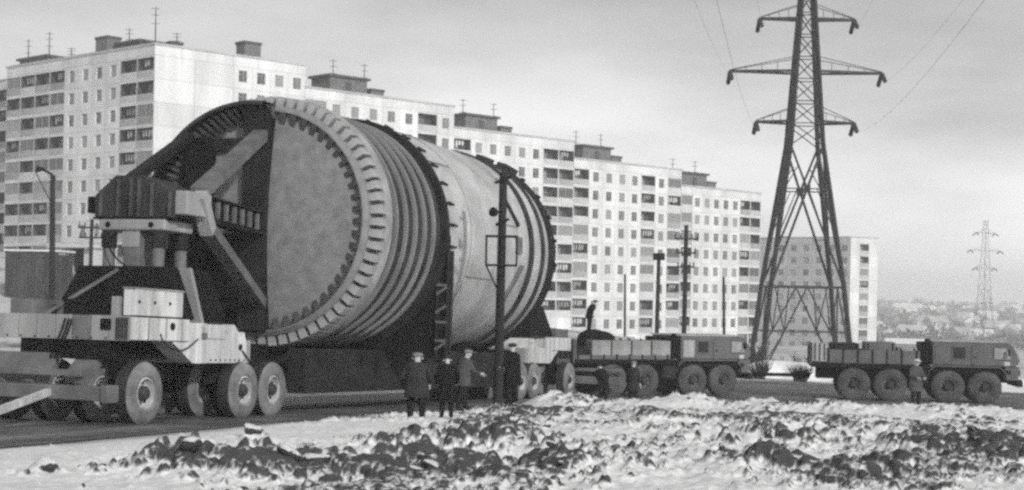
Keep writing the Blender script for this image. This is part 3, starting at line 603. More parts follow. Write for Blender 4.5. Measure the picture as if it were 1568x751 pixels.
# wheels ------------------------------------------------------------
def wheel_meshes(pref, R, w, mt, mr, tread, rimR):
    hw = w / 2
    ty = MB().lathe([(-hw + .06, rimR), (-hw, rimR + .05), (-hw + .005, R * .82), (-hw + .05, R * .95), (-hw + .10, R * .99)], 40, axis='y'); ty.lathe([(hw - .10, R * .99), (hw - .05, R * .95), (hw - .005, R * .82), (hw, rimR + .05), (hw - .06, rimR)], 40, axis='y')
    tr = MB().lathe([(-hw + .10, R * .985), (-.05, R), (.05, R), (hw - .10, R * .985)], 40, axis='y')
    for i in range(24):
        t = 2 * math.pi * i / 24; c, s_ = math.cos(t), math.sin(t)
        for sg in (-1, 1):
            tt = t + (.13 if sg > 0 else 0); c, s_ = math.cos(tt), math.sin(tt); e = Vector((-s_, 0, c)); rr = Vector((c, 0, s_))
            p0 = rr * (R - .03) + Vector((0, sg * .03, 0)); p1 = rr * (R - .035) + Vector((0, sg * (hw - .13), 0)) + e * .08
            tr.beam(p0, p1, .09, .05, up=rr)
    ri = MB()
    for sg in (-1, 1): ri.lathe([(sg * (hw - .05), rimR + .01), (sg * (hw - .03), rimR - .03), (sg * (hw - .17), rimR - .07), (sg * (hw - .20), .22), (sg * (hw - .15), .2)], 32, axis='y')
    hb = MB()
    for sg in (-1, 1):
        hb.lathe([(sg * (hw - .24), .235), (sg * (hw - .15), .20), (sg * (hw - .02), .15), (sg * (hw + .01), .12), (sg * (hw + .01), .001)], 20, axis='y')
        for i in range(8): t = math.pi * i / 4; hb.bx(.255 * math.cos(t) - .025, .255 * math.cos(t) + .025, sg * (hw - .17) - .03, sg * (hw - .17) + .03, .255 * math.sin(t) - .025, .255 * math.sin(t) + .025)
    return ty.mesh('tyre', mt, True), tr.mesh('tread', tread), ri.mesh('rim', mr, True), hb.mesh('hub', M_hub)
WB = wheel_meshes('b', .80, .52, M_tyre, M_rim, M_tread, .40)
WT = wheel_meshes('t', .79, .50, M_trkT, M_trkR, M_trkT, .38)
def wheel(parent, ms, x, y, z, rot=0.0):
    e = obj('wheel', ms[0], None, parent); e.location = (x, y, z); e.rotation_euler = (0, rot, 0)
    for nm, m in (('tread', ms[1]), ('rim', ms[2]), ('hub', ms[3])): inst(nm, m, e, (0, 0, 0))
    return e

# bogie: local x towards the vessel, y to the left, origin under the turntable
def make_bogie(near):
    b = asm('transport_bogie', -7.9 if near else 20.6, not near)
    for x in (-3.0, 1.9, 3.57):
        for y in (-1.9, -.62, .62, 1.9): wheel(b, WB, x, y, .80, random.uniform(0, 6))
        MB().tube((x, -1.75, .8), (x, 1.75, .8), .13).build('axle', M_drk2, b)
        for y in (-1.25, 1.25): MB().bx(x - .16, x + .16, y - .13, y + .13, .55, 2.0).build('suspension_leg', M_drk, b)
    bx('chassis_beam', M_drk, b, -3.5, 4.6, -1.3, 1.3, 1.62, 2.1); 
    for y in (-1.25, 1.25): bx('balance_beam', M_drk2, b, 1.5, 4.0, y - .2, y + .2, .95, 1.45, .03)
    # front body: white right flank, end panels greyed to put its shade into colour
    bx('deck_body', M_lit, b, -3.50, -.8, -1.96, 1.96, 2.12, 2.70, .03)
    x = -1.96
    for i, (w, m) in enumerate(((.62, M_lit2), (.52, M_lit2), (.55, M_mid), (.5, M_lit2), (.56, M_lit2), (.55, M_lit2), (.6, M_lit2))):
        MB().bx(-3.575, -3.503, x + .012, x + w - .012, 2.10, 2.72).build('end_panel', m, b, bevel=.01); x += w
    bx('panel_opening', M_drk, b, -3.60, -3.577, -1.42, -1.12, 2.36, 2.64)
    bx('vent_grille', M_mid, b, -3.61, -3.577, -1.93, -1.58, 2.14, 2.68)
    for i in range(6): bx('grille_bar', M_drk2, b, -3.63, -3.612, -1.92 + i * .06, -1.90 + i * .06, 2.16, 2.66)
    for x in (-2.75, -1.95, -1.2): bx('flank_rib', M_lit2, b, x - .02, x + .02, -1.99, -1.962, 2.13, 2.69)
    MB().tube((-1.65, -1.99, 2.5), (-1.65, -1.955, 2.5), .10, n=14).build('filler_cap', M_drk, b)
    MB().prism([(-.8, -1.95, 2.10), (-1.6, -1.95, 2.10), (-.6, -1.95, 1.55), (.1, -1.95, 1.55), (.1, -1.95, 2.62), (-.8, -1.95, 2.62)], (0, 3.9, 0)).build('step_body', M_lit, b)
    MB().prism([(.12, -1.93, 1.56), (2.3, -1.93, 1.56), (2.25, -1.93, 2.15), (2.1, -1.93, 2.42), (1.95, -1.93, 2.28), (1.55, -1.93, 2.62), (1.1, -1.93, 2.25), (.12, -1.93, 2.2)], (0, 3.86, 0)).build('rear_body', M_lit, b)
    bx('rear_locker', M_lit, b, .15, 1.0, -1.97, -1.2, 2.21, 2.60, .02); MB().tube((1.9, -1.96, 2.0), (1.9, -1.92, 2.0), .09, n=12).build('shackle_hole', M_drk, b)
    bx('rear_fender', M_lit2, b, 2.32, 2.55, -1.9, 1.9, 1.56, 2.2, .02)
    lk = bx('locker_box', M_lit, b, -3.35, -1.15, -1.95, -1.6, 2.74, 3.40, .02); bx('locker_lid', M_lit2, lk, -3.38, -1.12, -1.97, -1.58, 3.402, 3.44)
    bx('left_locker', M_mid, b, -3.2, -1.4, 1.2, 1.9, 2.72, 3.1, .02); bx('coil_box', M_drk, b, -3.45, -2.6, -1.35, .1, 2.72, 3.12, .02); bx('pale_box', M_lit2, b, -3.5, -3.2, -1.5, -1.36, 2.72, 3.2)
    # turntable pyramid, jack posts
    MB().hull8([(-1.6, -1.75, 2.72), (1.5, -1.75, 2.72), (1.5, 1.75, 2.72), (-1.6, 1.75, 2.72), (-1.05, -1.38, 4.08), (1.0, -1.38, 4.08), (1.0, 1.38, 4.08), (-1.05, 1.38, 4.08)]).build('turntable_base', M_drk, b, bevel=.02)
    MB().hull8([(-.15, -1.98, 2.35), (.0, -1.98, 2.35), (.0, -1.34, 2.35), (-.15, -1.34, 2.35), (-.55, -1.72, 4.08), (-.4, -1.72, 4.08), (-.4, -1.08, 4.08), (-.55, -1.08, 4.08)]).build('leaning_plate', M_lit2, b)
    bx('leaning_plate_foot', M_mid, b, -.2, .06, -1.99, -1.3, 2.2, 2.36)
    for y in (-.75, .8):
        for x in (-.55, .55): MB().tube((x, y, 4.08), (x, y, 5.06), .17, n=16).build('jack_post', M_mid, b, smooth=True); MB().tube((x, y, 4.6), (x, y, 5.06), .21, n=16).build('jack_sleeve', M_drk2, b, smooth=True)
    bx('centre_post', M_mid, b, -.62, .5, -.18, .32, 4.085, 5.06, .03); bx('post_cap', M_lit2, b, -.64, -.6225, -.20, .34, 4.62, 5.06)
    bx('head_plate', M_lit2, b, -.72, .72, -1.02, 1.05, 5.062, 5.36, .05)
    for y in (-.6, .75): MB().tube((-.735, y, 5.21), (-.70, y, 5.21), .08, n=12).build('pin', M_drk, b)
    MB().beam((-3.3, .75, 2.72), (-1.15, .1, 3.98), .07, .07).build('stay_rod', M_mid, b)
    # steering frame in front
    bx('steering_beam', M_mid, b, -4.35, -4.0, -1.75, 4.2, .62, .98, .03); bx('beam_end', M_mid, b, -4.42, -3.95, -1.98, -1.752, .58, 1.02, .03)
    for y in (-.9, .55, 1.4): MB().beam((-4.1, y, .95), (-3.3, y, 1.6), .2, .22).build('bracket', M_mid, b)
    MB().hull8([(-4.0, .1, .98), (-3.4, .1, 1.6), (-3.4, 1.9, 1.6), (-4.0, 1.9, .98), (-4.05, .1, 1.08), (-3.55, .1, 1.75), (-3.55, 1.9, 1.75), (-4.05, 1.9, 1.08)]).build('gusset_plate', M_mid, b)
    bx('steering_beam', M_mid, b, -4.3, -4.1, -1.1, 4.2, 1.2, 1.36, .02)
    for y in (-1.25,): MB().lathe([(-.28, .90), (-.28, .93), (.28, .93), (.28, .90)], 12, math.radians(25), math.radians(165), axis='y', c=(-3.0, -.62, .80), closed_prof=True).build('wheel_guard', M_mid, b, smooth=True)
    def hose(pts, r=.025):
        mb = MB(); p_ = spl(pts, 5)
        for a, c in zip(p_[:-1], p_[1:]): mb.tube(a, c, r, n=6)
        mb.build('hose', M_drk, b)
    for dy in (0, .09, .2): hose([(-3.62, -.3 + dy, 2.62), (-3.72, -.28 + dy, 2.3), (-3.75, -.1 + dy, 1.9), (-3.6, .1 + dy, 1.5), (-3.3, .1 + dy, 1.2)])
    hose([(-.6, -1.0, 4.1), (-1.1, -1.5, 3.6), (-1.4, -1.7, 3.2), (-1.0, -1.75, 2.74)]); hose([(-.65, .5, 5.05), (-.9, .6, 4.7), (-.95, .3, 4.3), (-.8, .1, 4.1)]); hose([(2.0, -1.95, 1.9), (2.4, -2.0, 1.5), (2.6, -1.7, 1.1), (2.75, -1.3, 1.0)]); hose([(-2.2, -1.97, 2.3), (-2.0, -2.03, 2.0), (-1.2, -2.03, 1.9), (-.4, -1.99, 2.2)], .018)
    for x in (-3.2, -2.5, -1.8, -1.1): 
        MB().bx(x - .03, x + .03, -1.985, -1.952, 3.05, 3.12).build('latch', M_drk2, b)
    for i in range(9): MB().tube((-3.60, -1.7 + i * .42, 2.16), (-3.578, -1.7 + i * .42, 2.16), .025, n=6).build('bolt', M_drk2, b)
    for i in range(8): MB().tube((.35 + i * .25, -1.955, 1.64), (.35 + i * .25, -1.931, 1.64), .025, n=6).build('bolt', M_drk2, b)
    bx('toolbox', M_mid, b, -2.6, -1.9, .1, .9, 2.72, 3.02, .02); MB().tube((-2.5, 1.0, 2.86), (-1.7, 1.05, 2.86), .14, n=12).build('air_cylinder', M_drk2, b, smooth=True)
    if near:
        q_ = (MA @ Matrix.Translation((-7.9, 0, 0))).inverted(); a_ = q_ @ P(84, 597, 38.9); e_ = q_ @ P(-150, 684, 30.5); c_ = q_ @ P(-60, 600, 39.5)
        MB().beam(a_, e_, .15, .16).build('tow_bar', M_lit, b); MB().beam(c_, e_ + Vector((0, .5, 0)), .15, .16).build('tow_bar', M_lit, b)
    return b
bn = make_bogie(True); tag(bn, 'multi wheel bogie with white body panels and dusty tyres at the left', 'trailer', 'bogies carrying the vessel')
bf = make_bogie(False); tag(bf, 'far bogie under the rear of the vessel, mostly hidden behind people and pole', 'trailer', 'bogies carrying the vessel')

# frame that ties the vessel to the bogie: x towards the vessel, origin under the crosshead
def make_frame(near):
    fr = asm('braced_gantry', -7.9 if near else 20.6, not near); D = 6.35 if near else 2.95   # distance crosshead -> column
    MB().prism([(-.62, 1.25, 5.42), (-.62, 1.25, 6.02), (-.62, .62, 6.55), (-.62, -.15, 6.55), (-.62, -1.2, 6.12), (-.62, -1.2, 5.42)], (1.4, 0, 0)).build('crosshead', M_cross, fr)
    for y in (1.05, .5, .1, -.15, -.55, -1.12): 
        zt = 6.5 if -.15 <= y <= .62 else (6.02 + (1.25 - y) * .84 if y > .62 else 6.12 + (y + 1.2) * .41)
        MB().bx(-.70, -.622, y - .035, y + .035, 5.44, zt - .04).build('rib', M_rib, fr)
    MB().bx(-.68, .8, -1.22, 1.27, 5.37, 5.418).build('bottom_flange', M_drk, fr)
    MB().bx(-.45, .5, 1.252, 1.62, 5.55, 6.0).build('trunnion', M_drk, fr, bevel=.02); MB().bx(-.55, .7, -1.58, -1.202, 5.5, 6.14).build('trunnion', M_lit2, fr, bevel=.03)  # right one paler: sunlight on that end face is put into the colour
    MB().beam((.2, -1.5, 6.1), (.95, -1.35, 5.15), .35, .40).build('knuckle', M_lit2, fr)
    ry = .24
    MB().hull8([(.75, -1.25, 5.52), (D - .30, ry - .35, 5.5), (D - .30, ry + .2, 5.5), (.75, -.75, 5.52), (.75, -1.25, 6.12), (D - .30, ry - .35, 6.12), (D - .30, ry + .2, 6.12), (.75, -.75, 6.12)]).build('arm', M_drk, fr)
    for i in range(7):
        k = (i + .6) / 7.9; y = -1.25 + (ry - .35 + 1.25) * k; x = .75 + (D - .75) * k
        MB().bx(x - .05, x + .05, y - .10, y - .004, 5.58, 6.05).build('rib', M_mid, fr)
    for z in (5.46, 6.12): MB().hull8([(.75, -1.38, z), (D - .34, ry - .5, z), (D - .34, ry + .2, z), (.75, -.75, z), (.75, -1.38, z + .05), (D - .34, ry - .5, z + .05), (D - .34, ry + .2, z + .05), (.75, -.75, z + .05)]).build('arm_flange', M_drk2, fr)
    MB().hull8([(.75, .75, 5.52), (D, 1.6, 5.5), (D, 2.2, 5.5), (.75, 1.2, 5.52), (.75, .75, 6.1), (D, 1.6, 6.1), (D, 2.2, 6.1), (.75, 1.2, 6.1)]).build('arm', M_drk, fr)
    bx('column', M_drk, fr, D - .28, D + .22, -.28, .5, 2.45, 9.5, .02)
    bx('column_flange', M_drk2, fr, D - .33, D - .282, -.34, .56, 2.5, 9.45)
    if not near: return fr
    bx('column', M_drk, fr, D - .45, D + .1, 1.75, 2.55, 3.6, 8.5, .02)
    bx('tie_beam', M_drk2, fr, D - .15, D + .05, .51, 1.74, 8.1, 8.5, .02); bx('tie_beam', M_drk, fr, D - .35, D + .05, .51, 1.74, 3.5, 4.1, .02)
    bx('shade_plate', M_drk, fr, D - .2, D - .12, .51, 1.74, 4.1, 5.5)  # dark sheets added to stand for shade on the end's lower left
    bx('shade_plate', M_drk, fr, D - .2, D - .12, .51, 2.9, 2.75, 3.495); bx('shade_plate', M_drk, fr, D - .2, D - .12, 2.56, 3.25, 3.5, 5.5); bx('tie_block', M_drk, fr, D - .3, D + .3, 1.9, 2.75, 6.9, 8.1, .03)
    if near:
        MB().beam((-.1, .55, 6.45), (D - .5, 2.45, 8.5), .30, .26).build('strut', M_drk2, fr)
        MB().beam((.7, -1.15, 6.2), (D - .34, -.05, 8.55), .45, .32).build('strut', M_mid, fr)
        MB().beam((.5, -1.3, 5.55), (D - .34, -.2, 3.35), .42, .30).build('strut', M_mid, fr)
        MB().beam((.7, 1.1, 5.5), (D - .5, 2.1, 3.7), .42, .30).build('strut', M_drk, fr)
    # curved hood round the upper left of the vessel end
    hx = D - .62; hood = MB().lathe([(hx, 3.55), (hx + 2.2, 3.62), (hx + 2.2, 3.72), (hx, 3.66)], 34, math.radians(14), math.radians(97), c=(0, .22, HC), closed_prof=True).build('hood', M_hood, fr, smooth=True)
    for i in range(20):
        t = math.radians(24 + i * 3.7); r0, r1 = 3.1, 3.55; c_, s_ = math.cos(t), math.sin(t)
        MB().hull8([(hx + .1, r1 * c_ - .04 * s_, HC + r1 * s_ + .04 * c_), (hx + .1, r1 * c_ + .04 * s_, HC + r1 * s_ - .04 * c_), (hx + 1.0, r1 * c_ + .04 * s_, HC + r1 * s_ - .04 * c_), (hx + 1.0, r1 * c_ - .04 * s_, HC + r1 * s_ + .04 * c_),
                    (hx + .75, r0 * c_ - .04 * s_, HC + r0 * s_ + .04 * c_), (hx + .75, r0 * c_ + .04 * s_, HC + r0 * s_ - .04 * c_), (hx + 1.0, r0 * c_ + .04 * s_, HC + r0 * s_ - .04 * c_), (hx + 1.0, r0 * c_ - .04 * s_, HC + r0 * s_ + .04 * c_)]).build('hood_rib', M_rib, fr)
    return fr
f1 = make_frame(True); tag(f1, 'dark braced steel frame clamping the near end of the vessel to the bogie', 'gantry', 'frames clamping the vessel ends')
f2 = make_frame(False); tag(f2, 'steel frame on the far end of the vessel, seen only past its right rim', 'gantry', 'frames clamping the vessel ends')

# ------------------------------------------------------------------ heavy tractors
def make_truck(name, label, loc, yaw, ballast):
    t = empty(name, loc, yaw); tag(t, label, 'truck', 'tractors hauling the vessel')
    for x in (3.05, 1.35, -1.3, -3.0):
        for y in (-1.18, 1.18): wheel(t, WT, x, y, .79, random.uniform(0, 6))
        MB().tube((x, -1, .79), (x, 1, .79), .14).build('axle', M_drk, t)
    for y in (-.55, .55): bx('frame_rail', M_drk, t, -4.7, 4.3, y - .12, y + .12, 1.0, 1.5)
    bx('sump', M_drk, t, -3.6, 3.6, -.42, .42, .62, 1.0)
    bx('deck', M_drk, t, -5.0, .55, -1.42, 1.42, 1.56, 1.78, .02); bx('skirt', M_drk, t, .555, 4.2, -1.38, 1.38, 1.45, 1.62)
    bx('fuel_tank', M_drk2, t, -.35, .45, -1.40, -.75, .85, 1.5, .08); bx('fuel_tank', M_drk2, t, -.35, .45, .75, 1.40, .85, 1.5, .08)
    for y in (-1.18, 1.18):                                       # front mudguards: one hood over both wheels
        pts = [(4.02, 1.02), (3.98, 1.45), (3.72, 1.72), (.75, 1.72), (.5, 1.5), (.42, 1.2)]; mb = MB()
        for (a, b) in zip(pts[:-1], pts[1:]): mb.hull8([(a[0], y - .31, a[1]), (b[0], y - .31, b[1]), (b[0], y + .31, b[1]), (a[0], y + .31, a[1]), (a[0], y - .31, a[1] + .06), (b[0], y - .31, b[1] + .06), (b[0], y + .31, b[1] + .06), (a[0], y + .31, a[1] + .06)])
        mb.build('mudguard', M_trk, t)
    # cab
    cabp = [(.62, 1.79), (4.42, 1.79), (4.62, 2.05), (4.55, 2.25), (4.25, 2.80), (4.05, 2.90), (.72, 2.90), (.62, 2.80)]
    cab = MB().prism([(x, -1.42, z) for x, z in cabp], (0, 2.84, 0)).build('cab', M_trk, t, bevel=.05)
    MB().prism([(.56, -1.45, 2.902), (4.12, -1.45, 2.902), (4.02, -1.45, 2.97), (.62, -1.45, 2.97)], (0, 2.9, 0)).build('roof_panel', M_lit2, cab)
    MB().prism([(3.95, -1.36, 1.15), (4.55, -1.36, 1.15), (4.60, -1.36, 1.788), (3.95, -1.36, 1.788)], (0, 2.72, 0)).build('nose', M_trk, cab, bevel=.03)
    MB().bx(4.5, 4.78, -1.35, 1.35, .85, 1.12).build('bumper', M_drk2, t, bevel=.03)
    for y in (-1.0, 1.0):
        h = MB().tube((4.56, y, 1.5), (4.68, y, 1.5), .14, n=18).build('headlight', M_drk2, t); MB().tube((4.682, y, 1.5), (4.69, y, 1.5), .12, n=18).build('lens', M_lit, h)
    for sgn in (-1, 1):
        y = sgn * 1.425; o_ = lambda a, b: (min(y, y + sgn * a), max(y, y + sgn * b)) if False else sorted((y + sgn * a, y + sgn * b))
        def wn(x0, x1, z0, z1, slope=0, m=M_tglass):
            yy = o_(.004, .02); MB().hull8([(x0, yy[0], z0), (x1 + slope, yy[0], z0), (x1 + slope, yy[1], z0), (x0, yy[1], z0), (x0, yy[0], z1), (x1, yy[0], z1), (x1, yy[1], z1), (x0, yy[1], z1)]).build('window', m, cab)
            fy = o_(.003, .03)
            for (a, b, c, d) in ((x0 - .05, x1 + .05 + slope, z0 - .05, z0), (x0 - .05, x1 + .05, z1, z1 + .05), (x0 - .05, x0, z0, z1)): MB().bx(a, b, fy[0], fy[1], c, d).build('window_trim', M_trk, cab)
        wn(1.55, 2.12, 2.12, 2.66); wn(3.45, 3.98, 2.15, 2.66, .22, M_tpale)
        dy = o_(.006, .024); d = MB().bx(2.42, 3.30, dy[0], dy[1], 1.82, 2.80).build('door', M_trk, cab, bevel=.008); hy = o_(.026, .06); MB().bx(2.5, 2.66, hy[0], hy[1], 2.2, 2.24).build('handle', M_drk, d)
        py = o_(.006, .02); MB().bx(.75, 1.35, py[0], py[1], 1.9, 2.7).build('side_panel', M_lit2 if ballast else M_trk, cab, bevel=.008)
        my = o_(.12, .3); MB().bx(4.05, 4.1, my[0], my[1], 2.3, 2.6).build('mirror', M_drk, cab)
        wy = o_(.002, .02); MB().bx(3.9, 4.16, wy[0], wy[1], 1.84, 2.02).build('side_lamp', M_lit, cab)
    for y in (-.7, .7): MB().hull8([(4.555, y - .55, 2.29), (4.57, y - .55, 2.29), (4.57, y + .55, 2.29), (4.555, y + .55, 2.29), (4.30, y - .55, 2.74), (4.315, y - .55, 2.74), (4.315, y + .55, 2.74), (4.30, y + .55, 2.74)]).build('windscreen', M_tglass, cab)
    MB().tube((.40, -1.1, 1.8), (.40, -1.1, 3.02), .12, n=14).build('exhaust', M_drk, t, smooth=True); bx('air_filter', M_drk2, t, .15, .53, -.8, 1.2, 1.79, 2.85, .03)
    # bed
    for y in (-1.40, 1.36): 
        bx('side_board', M_trk, t, -4.95, .05, y, y + .04, 1.79, 1.98 if ballast else 2.42)
        for i in range(8): bx('board_post', M_drk2, t, -4.9 + i * .68, -4.82 + i * .68, y - .03 if y < 0 else y + .04, y if y < 0 else y + .07, 1.7, 2.02 if ballast else 2.46)
    hb = empty('tail_board', (0, 0, 0)); bpy.data.objects.remove(hb)
    tb = bx('tail_board', M_lit2 if not ballast else M_trk, t, -5.0, -4.955, -1.4, 1.4, 1.6, 2.72)
    for i in range(6): bx('tail_rib', M_mid, tb, -5.06, -5.002, -1.35 + i * .5, -1.25 + i * .5, 1.62, 2.7)
    if not ballast: bx('tail_side', M_lit2, t, -4.95, -4.3, -1.47, -1.432, 1.85, 2.72)
    for i in range(0 if ballast else 3): bx('tail_rib', M_drk2, t, -4.85 + i * .22, -4.80 + i * .22, -1.50, -1.472, 1.9, 2.7)
    bx('coupling', M_drk, t, -5.6, -5.0, -.15, .15, .95, 1.25); bx('coupling', M_drk, t, 4.3, 4.95, -.15, .15, .9, 1.15)
    return t
T1 = (6.9, 75.4); T2 = (19.46, 75.4)
z1 = Z0(*T1) + .03; z2 = Z0(*T2) + .03
t1 = make_truck('heavy_tractor', 'four axle heavy tractor with pale ballast blocks, coupled to the vessel bogie', (*T1, z1), math.radians(25), True)
t2 = make_truck('heavy_tractor', 'leading four axle heavy tractor with dark load at the right edge', (*T2, z2), math.radians(-8), False)
def on_truck(T, z, yaw, p):
    c, s_ = math.cos(yaw), math.sin(yaw); return Vector((T[0] + p[0] * c - p[1] * s_, T[1] + p[0] * s_ + p[1] * c, z + p[2]))
for i, x in enumerate((-.55, -1.62, -2.69, -3.76)):
    o = MB().bx(-.5, .5, -.62, .62, 0, .86).build('ballast_block', M_conc, None, bevel=.03); o.location = on_truck(T1, z1, math.radians(25), (x + .15, -.72, 1.80)); o.rotation_euler = (0, 0, math.radians(25) + random.uniform(-.01, .01))
    for a_ in (-.3, .3): MB().bx(a_ - .03, a_ + .03, -.05, .05, .862, .95).build('lifting_eye', M_drk, o)
    tag(o, ['pale concrete ballast block next to the tractor cab', 'second ballast block back from the tractor cab', 'third ballast block back from the tractor cab', 'rearmost concrete ballast block beside the tarpaulin heap'][i], 'block', 'ballast blocks on the tractor')
o = MB().bx(-.9, .9, -.5, .5, 0, 1.0).build('wooden_crate', M_lit2, None, bevel=.02); o.location = on_truck(T1, z1, math.radians(25), (-1.9, .65, 1.80)); o.rotation_euler = (0, 0, math.radians(25)); tag(o, 'pale crate standing behind the ballast blocks on the tractor', 'crate')
for i in range(4): MB().bx(-.91 + i * .46, -.84 + i * .46, -.53, -.502, .02, .98).build('batten', M_mid, o)
def lump(name, m, loc, sc, rz, seed, n=2, amp=.25, smooth=True):
    import bmesh
    b = bmesh.new(); bmesh.ops.create_icosphere(b, subdivisions=n, radius=1); r = random.Random(seed)
    ph = [(Vector((r.uniform(-1, 1), r.uniform(-1, 1), r.uniform(-1, 1))) * r.uniform(1.5, 5), r.uniform(0, 6)) for _ in range(7)]
    for v_ in b.verts:
        k = sum(math.sin(v_.co.dot(d) + p) for d, p in ph) / 7; v_.co *= 1 + amp * 2 * k
    me = bpy.data.meshes.new(name); b.to_mesh(me); b.free(); me.materials.append(m)
    if smooth: me.polygons.foreach_set('use_smooth', [True] * len(me.polygons))
    o = obj(name, me, None); o.location = loc; o.scale = sc; o.rotation_euler = (0, 0, rz); return o
o = lump('tarpaulin_heap', M_drk, on_truck(T1, z1, math.radians(25), (-3.35, -.35, 2.72)), (1.0, .6, .42), math.radians(25), 5, 3, .18); tag(o, 'dark tarpaulin heap on the tractor bed beside the standing man', 'tarpaulin')
o = bx('winch_box', M_drk2, None, -.75, .75, -.9, .9, 0, .55, .05); o.location = on_truck(T1, z1, math.radians(25), (-4.15, 0, 1.80)); o.rotation_euler = (0, 0, math.radians(25)); tag(o, 'low dark winch box at the tail of the ballasted tractor', 'winch'); MB().tube((-.6, -.92, .6), (-.6, .92, .6), .2, n=14).build('drum', M_drk, o, smooth=True)
for i, (x, w, h, m, lab) in enumerate(((-3.4, 1.3, .92, M_drk2, 'dark steel box at the rear of the leading tractor bed'), (-1.75, 1.4, 1.0, M_trk, 'tallest grey box in the middle of the leading tractor bed'), (-.5, .9, .78, M_conc, 'low pale block nearest the leading tractor cab'))):
    o = MB().bx(-w/2, w/2, -1.1, 1.1, 0, h).build('cargo_box', m, None, bevel=.03); o.location = on_truck(T2, z2, math.radians(-8), (x, 0, 1.80)); o.rotation_euler = (0, 0, math.radians(-8)); MB().bx(-w/2 + .1, -w/2 + .16, -1.13, -1.102, .02, h - .03).build('strap', M_drk, o); MB().bx(w/2 - .16, w/2 - .1, -1.13, -1.102, .02, h - .03).build('strap', M_drk, o)
    tag(o, lab, 'box', 'cargo on the leading tractor')
# towbar between the tractors
pA = on_truck(T1, z1, math.radians(25), (4.95, 0, 1.02)); pB = on_truck(T2, z2, math.radians(-8), (-5.6, 0, 1.1))
tb = empty('tow_bar', (*((pA + pB) / 2).xy, Z0(*((pA + pB) / 2).xy))); tag(tb, 'long dark drawbar linking the two tractors above the road', 'tow bar')
MB().tube(pA - tb.location, pB - tb.location, .09, n=10).build('bar', M_drk, tb); MB().tube(pA - tb.location - Vector((0, .0, .12)), pA - tb.location + Vector((0, 0, .12)), .14).build('eye', M_drk, tb); MB().tube(pB - tb.location - Vector((0, 0, .12)), pB - tb.location + Vector((0, 0, .12)), .14).build('eye', M_drk, tb)
